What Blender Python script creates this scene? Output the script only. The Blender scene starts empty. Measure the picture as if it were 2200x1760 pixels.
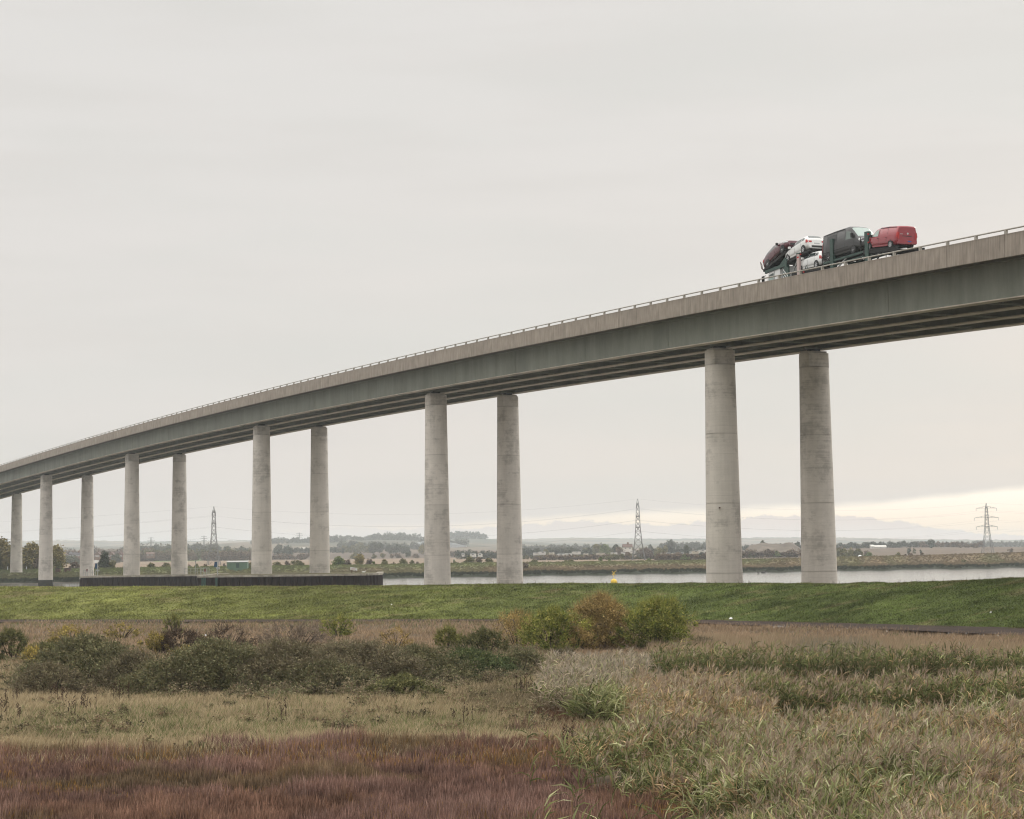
import bpy, math, random
import numpy as np
from mathutils import Vector, Matrix
rng = np.random.default_rng(7)
random.seed(7)
SC = bpy.context.scene
COL = SC.collection

# ------------------------------------------------------------------ camera
F = 4141.07; PITCH = 0.084372; ROLL = -0.012174; CY = 829.99; CX = 1100.0; HC = 7.2
_R0 = Vector((1, 0, 0)); _U0 = Vector((0, -math.sin(PITCH), math.cos(PITCH))); _F0 = Vector((0, math.cos(PITCH), math.sin(PITCH)))
_R = _R0 * math.cos(ROLL) + _U0 * math.sin(ROLL)
_U = _U0 * math.cos(ROLL) - _R0 * math.sin(ROLL)
cam_d = bpy.data.cameras.new('camera'); cam = bpy.data.objects.new('camera', cam_d); COL.objects.link(cam)
cam_d.sensor_width = 36; cam_d.sensor_fit = 'HORIZONTAL'; cam_d.lens = F * 36 / 2200
cam_d.shift_x = 0; cam_d.shift_y = (CY - 880) / 2200
cam_d.clip_start = 0.5; cam_d.clip_end = 30000
m3 = Matrix((( _R.x, _U.x, -_F0.x), (_R.y, _U.y, -_F0.y), (_R.z, _U.z, -_F0.z)))
cam.matrix_world = Matrix.Translation((0, 0, HC)) @ m3.to_4x4()
SC.camera = cam

# ------------------------------------------------------------------ sky, sun, exposure
SUN_AZ = math.radians(38)       # to the right of the view, behind thin cloud
SUN_EL = math.radians(24)
W = bpy.data.worlds.new("World"); SC.world = W; W.use_nodes = True
nt = W.node_tree; N = nt.nodes; L = nt.links
for n in list(N): N.remove(n)
def nd(tree, t, **k):
    n = tree.nodes.new(t)
    for a, b in k.items():
        if a.startswith('i_'):
            key = a[2:]
            n.inputs[int(key) if key.isdigit() else key].default_value = b
        else: setattr(n, a, b)
    return n
def mth(tree, op, a, b=None, c=None, clamp=False):
    n = tree.nodes.new('ShaderNodeMath'); n.operation = op; n.use_clamp = clamp
    for i, v in enumerate((a, b, c)):
        if v is None: continue
        if isinstance(v, (int, float)): n.inputs[i].default_value = v
        else: tree.links.new(v, n.inputs[i])
    return n.outputs[0]
def maprange(tree, v, a, b, c, d, smooth=True):
    n = tree.nodes.new('ShaderNodeMapRange'); n.interpolation_type = 'SMOOTHSTEP' if smooth else 'LINEAR'
    tree.links.new(v, n.inputs[0])
    for i, x in enumerate((a, b, c, d)):
        if isinstance(x, (int, float)): n.inputs[i + 1].default_value = x
        else: tree.links.new(x, n.inputs[i + 1])
    return n.outputs[0]
def mixc(tree, f, a, b, mode='MIX'):
    n = tree.nodes.new('ShaderNodeMix'); n.data_type = 'RGBA'; n.blend_type = mode
    if isinstance(f, (int, float)): n.inputs[0].default_value = f
    else: tree.links.new(f, n.inputs[0])
    for i, v in ((6, a), (7, b)):
        if isinstance(v, tuple): n.inputs[i].default_value = (v[0], v[1], v[2], 1)
        else: tree.links.new(v, n.inputs[i])
    return n.outputs[2]
def lin(r, g, b):
    f = lambda c: (c / 255 / 12.92) if c / 255 <= .04045 else ((c / 255 + .055) / 1.055) ** 2.4
    return (f(r), f(g), f(b))
def sc3(c, k): return (c[0] * k, c[1] * k, c[2] * k)

SKY_STRENGTH = 0.10
tc = nd(nt, 'ShaderNodeTexCoord'); sep = nd(nt, 'ShaderNodeSeparateXYZ'); L.new(tc.outputs['Generated'], sep.inputs[0])
dx, dy, dz = sep.outputs
hor = mth(nt, 'SQRT', mth(nt, 'ADD', mth(nt, 'MULTIPLY', dx, dx), mth(nt, 'MULTIPLY', dy, dy)))
az = mth(nt, 'ARCTAN2', dx, dy); el = mth(nt, 'ARCTAN2', dz, hor)
comb = nd(nt, 'ShaderNodeCombineXYZ'); L.new(az, comb.inputs[0]); L.new(el, comb.inputs[1])
def skynoise(sx, sy, scale, detail=4, rough=.55, off=0):
    mp = nd(nt, 'ShaderNodeMapping'); L.new(comb.outputs[0], mp.inputs[0]); mp.inputs['Scale'].default_value = (sx, sy, 1); mp.inputs['Location'].default_value = (off, off * .7, 0)
    nz = nd(nt, 'ShaderNodeTexNoise', i_Scale=scale, i_Detail=detail, i_Roughness=rough); L.new(mp.outputs[0], nz.inputs['Vector'])
    return nz.outputs[0]
def curve(v, pts):   # piecewise-linear function of v
    c = nd(nt, 'ShaderNodeFloatCurve'); cm = c.mapping; cv = cm.curves[0]
    lo, hi = pts[0][0], pts[-1][0]
    ys = [p[1] for p in pts]; ylo, yhi = min(ys), max(ys)
    k = (yhi - ylo) or 1
    P = [((x - lo) / (hi - lo), (y - ylo) / k) for x, y in pts]
    while len(cv.points) < len(P): cv.points.new(.5, .5)
    for q, p in zip(cv.points, P): q.location = p; q.handle_type = 'VECTOR'
    cm.update()
    L.new(maprange(nt, v, lo, hi, 0, 1, False), c.inputs['Value'])
    return mth(nt, 'MULTIPLY_ADD', c.outputs[0], k, ylo)
# elevation (rad) of the upper edge of the bright gap and of the cumulus tops below it, by azimuth (rad)
up = curve(az, [(-.3, .012), (-.03, .0145), (.0, .0165), (.06, .0195), (.1, .0205), (.18, .0225), (.262, .0295), (.4, .042), (.7, .05)])
lo_ = curve(az, [(-.3, .011), (-.03, .011), (.0, .0125), (.03, .0145), (.06, .0125), (.09, .0115), (.115, .0145), (.135, .0155), (.17, .0150), (.2, .0105), (.225, .0060), (.262, .0035), (.4, .002), (.7, .0)])
n_big = skynoise(1, 3, 22, 5, .6, 3.1); n_cu = skynoise(1, 1.5, 60, 8, .68, 1.3); n_st = skynoise(1, 7, 5, 4, .5, 8.2); n_lg = skynoise(1, 4.5, 2.6, 3, .5, 5.2)
up2 = mth(nt, 'ADD', up, mth(nt, 'MULTIPLY_ADD', n_big, .006, -.003))
lo2 = mth(nt, 'ADD', lo_, mth(nt, 'MULTIPLY_ADD', n_cu, .012, -.0062))
m_up = maprange(nt, mth(nt, 'SUBTRACT', up2, el), -.0012, .0042, 0, 1)
m_lo = maprange(nt, mth(nt, 'SUBTRACT', el, lo2), -.0004, .0009, 0, 1)
m_az = curve(az, [(-.6, 0), (-.16, .0), (-.05, .35), (.02, .7), (.08, .85), (.17, 1.0), (.3, 1), (.55, .9), (.9, .4), (1.3, .0)])
glow = mth(nt, 'MULTIPLY', mth(nt, 'MULTIPLY', m_up, m_lo), m_az)
grey = mixc(nt, curve(el, [(-.2, 0), (0, 0), (.27, 1), (1.6, 1)]), lin(225, 220, 215), lin(226, 223, 219))
warm = mth(nt, 'MULTIPLY', curve(az, [(-1.2, 0), (-.2, 0), (.27, 1), (.6, 1), (1.5, 0)]), curve(el, [(-.2, 1), (0, 1), (.06, .75), (.2, .1), (.5, 0)]))
c1 = mixc(nt, warm, grey, lin(229, 221, 212))
c1 = mixc(nt, mth(nt, 'MULTIPLY', maprange(nt, n_st, .40, .66, 0, 1), .55), c1, sc3(lin(221, 217, 212), .985))
c1 = mixc(nt, mth(nt, 'MULTIPLY', maprange(nt, n_lg, .44, .66, 0, 1), .5), c1, lin(217, 217, 212))
below = maprange(nt, mth(nt, 'SUBTRACT', lo2, el), -.0006, .0008, 0, 1)
c1 = mixc(nt, mth(nt, 'MULTIPLY', mth(nt, 'MULTIPLY', below, m_az), .75), c1, sc3(lin(222, 211, 205), 1.08))
gcol = mixc(nt, maprange(nt, el, .004, .026, 0, 1), sc3(lin(249, 229, 203), 1.12), sc3(lin(252, 245, 230), 1.12))
c1 = mixc(nt, glow, c1, gcol)
# an overcast vault is brighter overhead than near the horizon
vault = curve(el, [(-1.6, .9), (0, 1), (.29, 1.0), (.6, 1.95), (1.0, 3.3), (1.58, 4.0)])
vsc = nd(nt, 'ShaderNodeVectorMath', operation='SCALE'); L.new(c1, vsc.inputs[0]); L.new(mth(nt, 'MULTIPLY', vault, 1.025 / SKY_STRENGTH), vsc.inputs['Scale'])
sky = nd(nt, 'ShaderNodeTexSky'); sky.sky_type = 'NISHITA'; sky.sun_disc = False; sky.sun_elevation = SUN_EL; sky.sun_rotation = SUN_AZ
sky.air_density = 1; sky.dust_density = 2
skyc = mixc(nt, .96, sky.outputs[0], vsc.outputs[0])      # clear sky seen faintly through an almost closed cloud layer
bg = nd(nt, 'ShaderNodeBackground'); L.new(skyc, bg.inputs[0]); bg.inputs[1].default_value = SKY_STRENGTH
wo = nd(nt, 'ShaderNodeOutputWorld'); L.new(bg.outputs[0], wo.inputs[0])
sd = bpy.data.lights.new('sun', 'SUN'); sun = bpy.data.objects.new('sun', sd); COL.objects.link(sun)
sd.energy = 0.9; sd.angle = math.radians(25); sd.color = (1, .93, .84)
sv = Vector((math.sin(SUN_AZ) * math.cos(SUN_EL), math.cos(SUN_AZ) * math.cos(SUN_EL), math.sin(SUN_EL)))
sun.rotation_euler = sv.to_track_quat('Z', 'Y').to_euler(); sun.location = (60, 60, 90)
vs = SC.view_settings; vs.view_transform = 'Standard'; vs.look = 'None'; vs.gamma = 1; vs.exposure = 0.0; vs.use_curve_mapping = False
SC.render.engine = 'CYCLES'; SC.cycles.use_denoising = True; SC.cycles.denoiser = 'OPENIMAGEDENOISE'; SC.cycles.denoising_input_passes = 'RGB_ALBEDO_NORMAL'; SC.cycles.denoising_prefilter = 'ACCURATE'; SC.cycles.filter_width = 1.15
SC.cycles.max_bounces = 6; SC.cycles.volume_bounces = 2; SC.cycles.transparent_max_bounces = 8
SC.cycles.volume_step_rate = 4

# ------------------------------------------------------------------ projection helpers (pixel of the photograph <-> place)
def proj(X, Y, Z):
    X = np.asarray(X, float); Y = np.asarray(Y, float); Z = np.asarray(Z, float) - HC
    c, s = math.cos(PITCH), math.sin(PITCH)
    yy = Y * c + Z * s; zz = -Y * s + Z * c
    u = F * X / yy; v = -F * zz / yy; cr, sr = math.cos(ROLL), math.sin(ROLL)
    return CX + u * cr - v * sr, CY + u * sr + v * cr
def rayd(x, y):       # direction with Y component 1
    x = np.asarray(x, float) - CX; y = np.asarray(y, float) - CY
    cr, sr = math.cos(ROLL), math.sin(ROLL)
    u = x * cr + y * sr; v = -x * sr + y * cr
    c, s = math.cos(PITCH), math.sin(PITCH)
    dX = u; dY = F * c + v * s; dZ = F * s - v * c
    return dX / dY, dZ / dY
def at(x, y, D):
    a, b = rayd(x, y); return Vector((float(a) * D, D, HC + float(b) * D))
def onz(x, y, z):     # where the ray meets height z
    a, b = rayd(x, y); D = (z - HC) / b; return a * D, D
def hzy(x): return 1180 + (1100 - x) * .01217
def X_at(x, D): return float(rayd(x, hzy(x))[0]) * D

# ------------------------------------------------------------------ mesh helpers
def tag(o, label=None, cat=None, group=None, kind=None):
    if label: o['label'] = label
    if cat: o['category'] = cat
    if group: o['group'] = group
    if kind: o['kind'] = kind
    return o
def empty(name, loc, rot=None):
    o = bpy.data.objects.new(name, None); COL.objects.link(o); o.location = loc
    if rot is not None: o.rotation_mode = 'QUATERNION'; o.rotation_quaternion = rot
    o.empty_display_size = .3
    return o
def npmesh(name, V, Fc, nper, mat, colors=None, smooth=False):
    V = np.asarray(V, np.float32); Fc = np.asarray(Fc, np.int32).ravel()
    me = bpy.data.meshes.new(name); nf = len(Fc) // nper
    me.vertices.add(len(V)); me.vertices.foreach_set('co', V.ravel())
    me.loops.add(len(Fc)); me.loops.foreach_set('vertex_index', Fc)
    me.polygons.add(nf); me.polygons.foreach_set('loop_start', np.arange(nf, dtype=np.int32) * nper)
    if smooth: me.polygons.foreach_set('use_smooth', np.ones(nf, bool))
    me.update(calc_edges=True)
    if colors is not None:
        a = me.color_attributes.new('Col', 'FLOAT_COLOR', 'POINT')
        c = np.ones((len(V), 4), np.float32); c[:, :3] = colors; a.data.foreach_set('color', c.ravel())
    me.materials.append(mat)
    return me
def link(name, me, parent=None, loc=(0, 0, 0)):
    o = bpy.data.objects.new(name, me); COL.objects.link(o); o.parent = parent; o.location = loc
    return o
class MB:
    """collects shapes of one mesh"""
    def __init__(s): s.v = []; s.f = []; s.sm = []
    def add(s, vs, fs, smooth=False):
        b = len(s.v); s.v += [tuple(p) for p in vs]; s.f += [tuple(b + i for i in f) for f in fs]; s.sm += [smooth] * len(fs); return s
    def box(s, lo, hi, M=None):
        p = [Vector((x, y, z)) for z in (lo[2], hi[2]) for y in (lo[1], hi[1]) for x in (lo[0], hi[0])]
        if M is not None: p = [M @ q for q in p]
        return s.add(p, [(0, 2, 3, 1), (4, 5, 7, 6), (0, 1, 5, 4), (2, 6, 7, 3), (0, 4, 6, 2), (1, 3, 7, 5)])
    def bar(s, a, b, w, h=None, up=Vector((0, 0, 1))):
        a = Vector(a); b = Vector(b); d = (b - a); ln = d.length; d = d / ln
        if abs(d.dot(up)) > .98: up = Vector((0, 1, 0))
        x = d.cross(up).normalized(); y = x.cross(d); h = h or w
        M = Matrix((( x.x, d.x, y.x, a.x), (x.y, d.y, y.y, a.y), (x.z, d.z, y.z, a.z), (0, 0, 0, 1)))
        return s.box((-w / 2, 0, -h / 2), (w / 2, ln, h / 2), M)
    def tube(s, pts, r, n=8, cap=True):
        pts = [Vector(p) for p in pts]; rr = r if isinstance(r, (list, tuple)) else [r] * len(pts)
        vs = []; fs = []
        for i, p in enumerate(pts):
            d = (pts[min(i + 1, len(pts) - 1)] - pts[max(i - 1, 0)]).normalized()
            u = Vector((0, 0, 1)) if abs(d.z) < .9 else Vector((1, 0, 0))
            x = d.cross(u).normalized(); y = x.cross(d)
            for k in range(n):
                t = 2 * math.pi * k / n; vs.append(p + (x * math.cos(t) + y * math.sin(t)) * rr[i])
        for i in range(len(pts) - 1):
            for k in range(n):
                fs.append((i * n + k, i * n + (k + 1) % n, (i + 1) * n + (k + 1) % n, (i + 1) * n + k))
        s.add(vs, fs, True)
        if cap: s.add(vs[:n][::-1], [tuple(range(n))]); s.add(vs[-n:], [tuple(range(n))])
        return s
    def lathe(s, prof, n=24, c=(0, 0, 0), axis='z', smooth=True, capA=True, capB=True):
        vs = []
        for r, z in prof:
            for k in range(n):
                t = 2 * math.pi * k / n; a, b = r * math.cos(t), r * math.sin(t)
                q = (a, b, z) if axis == 'z' else ((a, z, b) if axis == 'y' else (z, a, b))
                vs.append((q[0] + c[0], q[1] + c[1], q[2] + c[2]))
        fs = [(i * n + k, i * n + (k + 1) % n, (i + 1) * n + (k + 1) % n, (i + 1) * n + k) for i in range(len(prof) - 1) for k in range(n)]
        s.add(vs, fs, smooth)
        if capA: s.add(vs[:n], [tuple(range(n))[::-1]])
        if capB: s.add(vs[-n:], [tuple(range(n))])
        return s
    def mesh(s, name, mat):
        me = bpy.data.meshes.new(name); me.from_pydata(s.v, [], s.f); me.polygons.foreach_set('use_smooth', s.sm)
        me.materials.append(mat); me.update(); return me
    def build(s, name, mat, parent=None, loc=(0, 0, 0)):
        return link(name, s.mesh(name, mat), parent, loc)

# ------------------------------------------------------------------ materials
def mat(name, col, rough=.7, spec=.3, metal=0, noise=None, bump=None, coat=0):
    """noise = (scale, amount, darker colour factor)"""
    m = bpy.data.materials.new(name); m.use_nodes = True; t = m.node_tree; b = t.nodes['Principled BSDF']
    b.inputs['Base Color'].default_value = (*col, 1); b.inputs['Roughness'].default_value = rough
    b.inputs['Specular IOR Level'].default_value = spec; b.inputs['Metallic'].default_value = metal
    b.inputs['Coat Weight'].default_value = coat
    if noise or bump:
        g = nd(t, 'ShaderNodeTexCoord')
    if noise:
        nz = nd(t, 'ShaderNodeTexNoise', i_Scale=noise[0], i_Detail=5, i_Roughness=.6); t.links.new(g.outputs['Object'], nz.inputs['Vector'])
        f = maprange(t, nz.outputs[0], .3, .7, 0, 1)
        c = mixc(t, f, sc3(col, 1 - noise[1]), sc3(col, 1 + noise[1])); t.links.new(c, b.inputs['Base Color'])
    if bump:
        nb = nd(t, 'ShaderNodeTexNoise', i_Scale=bump[0], i_Detail=4); t.links.new(g.outputs['Object'], nb.inputs['Vector'])
        bp = nd(t, 'ShaderNodeBump', i_Strength=bump[1], i_Distance=.05); t.links.new(nb.outputs[0], bp.inputs['Height']); t.links.new(bp.outputs[0], b.inputs['Normal'])
    return m
def vegmat(name, trans=.25, rough=.75):
    m = bpy.data.materials.new(name); m.use_nodes = True; t = m.node_tree; b = t.nodes['Principled BSDF']
    a = nd(t, 'ShaderNodeVertexColor', layer_name='Col')
    t.links.new(a.outputs[0], b.inputs['Base Color']); b.inputs['Roughness'].default_value = rough; b.inputs['Specular IOR Level'].default_value = .15
    if trans:
        tr = nd(t, 'ShaderNodeBsdfTranslucent'); t.links.new(a.outputs[0], tr.inputs[0])
        mx = nd(t, 'ShaderNodeMixShader'); mx.inputs[0].default_value = trans
        t.links.new(b.outputs[0], mx.inputs[1]); t.links.new(tr.outputs[0], mx.inputs[2]); t.links.new(mx.outputs[0], t.nodes['Material Output'].inputs[0])
    return m
def groundmat(name, sc_=(.5, 6), amt=.3, bumpd=.15, aniso=1.0):
    """vertex colour with mottling on top"""
    m = bpy.data.materials.new(name); m.use_nodes = True; t = m.node_tree; b = t.nodes['Principled BSDF']
    a = nd(t, 'ShaderNodeVertexColor', layer_name='Col'); g = nd(t, 'ShaderNodeTexCoord')
    mp = nd(t, 'ShaderNodeMapping'); t.links.new(g.outputs['Object'], mp.inputs[0]); mp.inputs['Scale'].default_value = (1, aniso, 1)
    n1 = nd(t, 'ShaderNodeTexNoise', i_Scale=sc_[0], i_Detail=6, i_Roughness=.65); t.links.new(mp.outputs[0], n1.inputs['Vector'])
    n2 = nd(t, 'ShaderNodeTexNoise', i_Scale=sc_[1], i_Detail=3); t.links.new(mp.outputs[0], n2.inputs['Vector'])
    f = mth(t, 'ADD', maprange(t, n1.outputs[0], .3, .7, 0, .6), maprange(t, n2.outputs[0], .3, .7, 0, .4))
    k = mth(t, 'MULTIPLY_ADD', f, 2 * amt, 1 - amt)
    vm = nd(t, 'ShaderNodeVectorMath', operation='SCALE'); t.links.new(a.outputs[0], vm.inputs[0]); t.links.new(k, vm.inputs['Scale'])
    t.links.new(vm.outputs[0], b.inputs['Base Color']); b.inputs['Roughness'].default_value = .9; b.inputs['Specular IOR Level'].default_value = .1
    bp = nd(t, 'ShaderNodeBump', i_Strength=.7, i_Distance=bumpd); t.links.new(f, bp.inputs['Height']); t.links.new(bp.outputs[0], b.inputs['Normal'])
    return m
M = {}
M['veg'] = vegmat('foliage'); M['vegfar'] = vegmat('far_foliage', 0)
M['ground'] = groundmat('soil', (.6, 5), .35, .1); M['farground'] = groundmat('far_soil', (.03, .25), .28, .3, 1.0)
M['dark'] = mat('black_rubber', (.012, .012, .013), .6)
M['under'] = mat('underbody', (.02, .02, .02), .8)
M['glass'] = mat('tinted_glass', (.035, .05, .048), .06, .7)
M['glassmid'] = mat('van_door_glass', (.13, .165, .15), .08, .7)
M['glasslit'] = mat('clear_car_glass', (.30, .38, .35), .08, .7)
M['rim'] = mat('alloy', (.55, .56, .57), .3, .5, .6)
M['white'] = mat('white_paint', (.72, .73, .72), .22, .5, 0, None, None, .5)
M['silver'] = mat('silver_paint', (.45, .47, .47), .25, .5, .3, None, None, .5)
M['wine'] = mat('wine_paint', (.085, .012, .022), .2, .5, .2, None, None, .6)
M['red'] = mat('red_paint', (.30, .022, .035), .22, .5, 0, None, None, .6)
M['grey'] = mat('dark_grey_paint', (.034, .034, .035), .38, .4, .1, None, None, .25)
M['greenm'] = mat('dark_green_paint', (.025, .06, .048), .45, .4, 0, (6, .25))
M['steel'] = mat('galvanised_steel', (.34, .35, .34), .5, .4, .3, (3, .15))
M['railm'] = mat('parapet_rail_steel', (.33, .31, .27), .55, .4, 0, (2, .15))
M['lightred'] = mat('tail_light_red', (.45, .02, .02), .25, .5)
M['lightclear'] = mat('headlight', (.55, .57, .58), .15, .6)
M['plate_blue'] = mat('blue_plastic', (.03, .10, .35), .4)
M['yellow'] = mat('yellow_buoy_paint', (.75, .50, .04), .4, .4, 0, (5, .08))
M['bluesign'] = mat('blue_sign_paint', (.02, .06, .12), .5)
M['brick'] = mat('brick_wall', (.17, .115, .09), .85, .2, 0, (.8, .15))
M['roof'] = mat('roof_tile', (.13, .085, .07), .85, .2, 0, (.7, .2))
M['roofdark'] = mat('dark_slate_roof', (.07, .065, .07), .8, .2, 0, (.7, .2))
M['render'] = mat('white_wall', (.62, .60, .56), .8, .2)
M['shed'] = mat('green_sheet_metal', (.10, .165, .115), .6, .3, 0, (.6, .12))
M['rust'] = mat('rusty_metal', (.09, .05, .04), .9, .2, 0, (1.5, .3))
M['bird'] = mat('white_feathers', (.75, .75, .73), .8)
M['duckm'] = mat('dark_feathers', (.05, .045, .04), .8)
M['pylon'] = mat('pylon_steel', (.16, .16, .155), .6, .3, 0)
M['wire'] = mat('conductor', (.22, .21, .20), .6)
M['bark'] = mat('bark', (.055, .045, .035), .9, .1)
M['litter'] = mat('white_plastic', (.8, .8, .8), .5)

def concrete_pier():
    m = bpy.data.materials.new('pier_concrete'); m.use_nodes = True; t = m.node_tree; b = t.nodes['Principled BSDF']
    g = nd(t, 'ShaderNodeTexCoord'); oi = nd(t, 'ShaderNodeObjectInfo'); sp = nd(t, 'ShaderNodeSeparateXYZ'); t.links.new(g.outputs['Object'], sp.inputs[0])
    off = mth(t, 'MULTIPLY', oi.outputs['Random'], 57.0)
    cb = nd(t, 'ShaderNodeCombineXYZ'); t.links.new(off, cb.inputs[2]); t.links.new(off, cb.inputs[0])
    va = nd(t, 'ShaderNodeVectorMath', operation='ADD'); t.links.new(g.outputs['Object'], va.inputs[0]); t.links.new(cb.outputs[0], va.inputs[1])
    # tone of each casting lift (object z is 0 at the column head)
    lift = mth(t, 'FLOOR', mth(t, 'DIVIDE', mth(t, 'ADD', sp.outputs[2], 1.3), 6.2))
    wn = nd(t, 'ShaderNodeTexWhiteNoise', noise_dimensions='1D'); t.links.new(mth(t, 'ADD', lift, mth(t, 'MULTIPLY', oi.outputs['Random'], 91)), wn.inputs['W'])
    half = mth(t, 'FLOOR', mth(t, 'DIVIDE', sp.outputs[2], 1.24))
    wn2 = nd(t, 'ShaderNodeTexWhiteNoise', noise_dimensions='1D'); t.links.new(mth(t, 'ADD', half, off), wn2.inputs['W'])
    tone = mth(t, 'ADD', mth(t, 'MULTIPLY_ADD', wn.outputs[0], .10, -.05), mth(t, 'MULTIPLY_ADD', wn2.outputs[0], .045, -.022))
    mp = nd(t, 'ShaderNodeMapping'); t.links.new(va.outputs[0], mp.inputs[0]); mp.inputs['Scale'].default_value = (1, 1, .45)
    n1 = nd(t, 'ShaderNodeTexNoise', i_Scale=.55, i_Detail=7, i_Roughness=.62); t.links.new(mp.outputs[0], n1.inputs['Vector'])
    mp2 = nd(t, 'ShaderNodeMapping'); t.links.new(va.outputs[0], mp2.inputs[0]); mp2.inputs['Scale'].default_value = (.25, .25, 6)
    n2 = nd(t, 'ShaderNodeTexNoise', i_Scale=1.4, i_Detail=4); t.links.new(mp2.outputs[0], n2.inputs['Vector'])
    mp3 = nd(t, 'ShaderNodeMapping'); t.links.new(va.outputs[0], mp3.inputs[0]); mp3.inputs['Scale'].default_value = (3.5, 3.5, .12)
    n3 = nd(t, 'ShaderNodeTexNoise', i_Scale=1.2, i_Detail=4); t.links.new(mp3.outputs[0], n3.inputs['Vector'])
    n4 = nd(t, 'ShaderNodeTexNoise', i_Scale=9, i_Detail=5, i_Roughness=.7); t.links.new(va.outputs[0], n4.inputs['Vector'])
    k = mth(t, 'ADD', tone, mth(t, 'MULTIPLY_ADD', n1.outputs[0], .50, -.25))
    k = mth(t, 'ADD', k, mth(t, 'MULTIPLY_ADD', n2.outputs[0], .22, -.11))
    k = mth(t, 'ADD', k, mth(t, 'MULTIPLY_ADD', n3.outputs[0], .18, -.09))
    k = mth(t, 'ADD', k, mth(t, 'MULTIPLY_ADD', n4.outputs[0], .16, -.08))
    k = mth(t, 'ADD', k, 1.0)
    jd = mth(t, 'ABSOLUTE', mth(t, 'SUBTRACT', mth(t, 'FRACT', mth(t, 'DIVIDE', mth(t, 'ADD', sp.outputs[2], 1.3 + 3.1 + 62), 6.2)), .5))
    k = mth(t, 'MULTIPLY', k, maprange(t, mth(t, 'MULTIPLY_ADD', n1.outputs[0], .01, jd), .006, .020, .80, 1.0))
    jh = mth(t, 'ABSOLUTE', mth(t, 'SUBTRACT', mth(t, 'FRACT', mth(t, 'DIVIDE', sp.outputs[2], 1.24)), .5))
    k = mth(t, 'MULTIPLY', k, maprange(t, jh, .0, .04, .93, 1.0))
    n5 = nd(t, 'ShaderNodeTexNoise', i_Scale=.38, i_Detail=6, i_Roughness=.7); t.links.new(va.outputs[0], n5.inputs['Vector'])
    stain = maprange(t, mth(t, 'MULTIPLY_ADD', n2.outputs[0], .35, n5.outputs[0]), .66, .86, 1.0, .66)
    k = mth(t, 'MULTIPLY', k, stain)
    vm = nd(t, 'ShaderNodeVectorMath', operation='SCALE'); vm.inputs[0].default_value = (.575, .535, .485); t.links.new(k, vm.inputs['Scale'])
    t.links.new(vm.outputs[0], b.inputs['Base Color']); b.inputs['Roughness'].default_value = .85; b.inputs['Specular IOR Level'].default_value = .2
    bp = nd(t, 'ShaderNodeBump', i_Strength=.35, i_Distance=.03); t.links.new(n4.outputs[0], bp.inputs['Height']); t.links.new(bp.outputs[0], b.inputs['Normal'])
    return m
def panel_concrete():
    m = bpy.data.materials.new('ribbed_concrete'); m.use_nodes = True; t = m.node_tree; b = t.nodes['Principled BSDF']
    g = nd(t, 'ShaderNodeTexCoord'); oi = nd(t, 'ShaderNodeObjectInfo'); off = mth(t, 'MULTIPLY', oi.outputs['Random'], 43.0)
    cb = nd(t, 'ShaderNodeCombineXYZ'); t.links.new(off, cb.inputs[0])
    va = nd(t, 'ShaderNodeVectorMath', operation='ADD'); t.links.new(g.outputs['Object'], va.inputs[0]); t.links.new(cb.outputs[0], va.inputs[1])
    mp = nd(t, 'ShaderNodeMapping'); t.links.new(va.outputs[0], mp.inputs[0]); mp.inputs['Scale'].default_value = (3.0, 1, .28)
    n1 = nd(t, 'ShaderNodeTexNoise', i_Scale=1.6, i_Detail=6, i_Roughness=.6); t.links.new(mp.outputs[0], n1.inputs['Vector'])
    n2 = nd(t, 'ShaderNodeTexNoise', i_Scale=.7, i_Detail=5); t.links.new(va.outputs[0], n2.inputs['Vector'])
    w = nd(t, 'ShaderNodeTexWave', wave_type='BANDS', bands_direction='X', i_Scale=3.4); t.links.new(g.outputs['Object'], w.inputs['Vector'])
    k = mth(t, 'ADD', mth(t, 'MULTIPLY_ADD', n1.outputs[0], 1.25, -.625), mth(t, 'MULTIPLY_ADD', n2.outputs[0], .8, -.4))
    k = mth(t, 'ADD', k, mth(t, 'MULTIPLY_ADD', oi.outputs['Random'], .10, .95))
    vm = nd(t, 'ShaderNodeVectorMath', operation='SCALE'); vm.inputs[0].default_value = (.305, .265, .225); t.links.new(k, vm.inputs['Scale'])
    t.links.new(vm.outputs[0], b.inputs['Base Color']); b.inputs['Roughness'].default_value = .9; b.inputs['Specular IOR Level'].default_value = .15
    bp = nd(t, 'ShaderNodeBump', i_Strength=.5, i_Distance=.02); t.links.new(w.outputs[1], bp.inputs['Height']); t.links.new(bp.outputs[0], b.inputs['Normal'])
    return m
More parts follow.
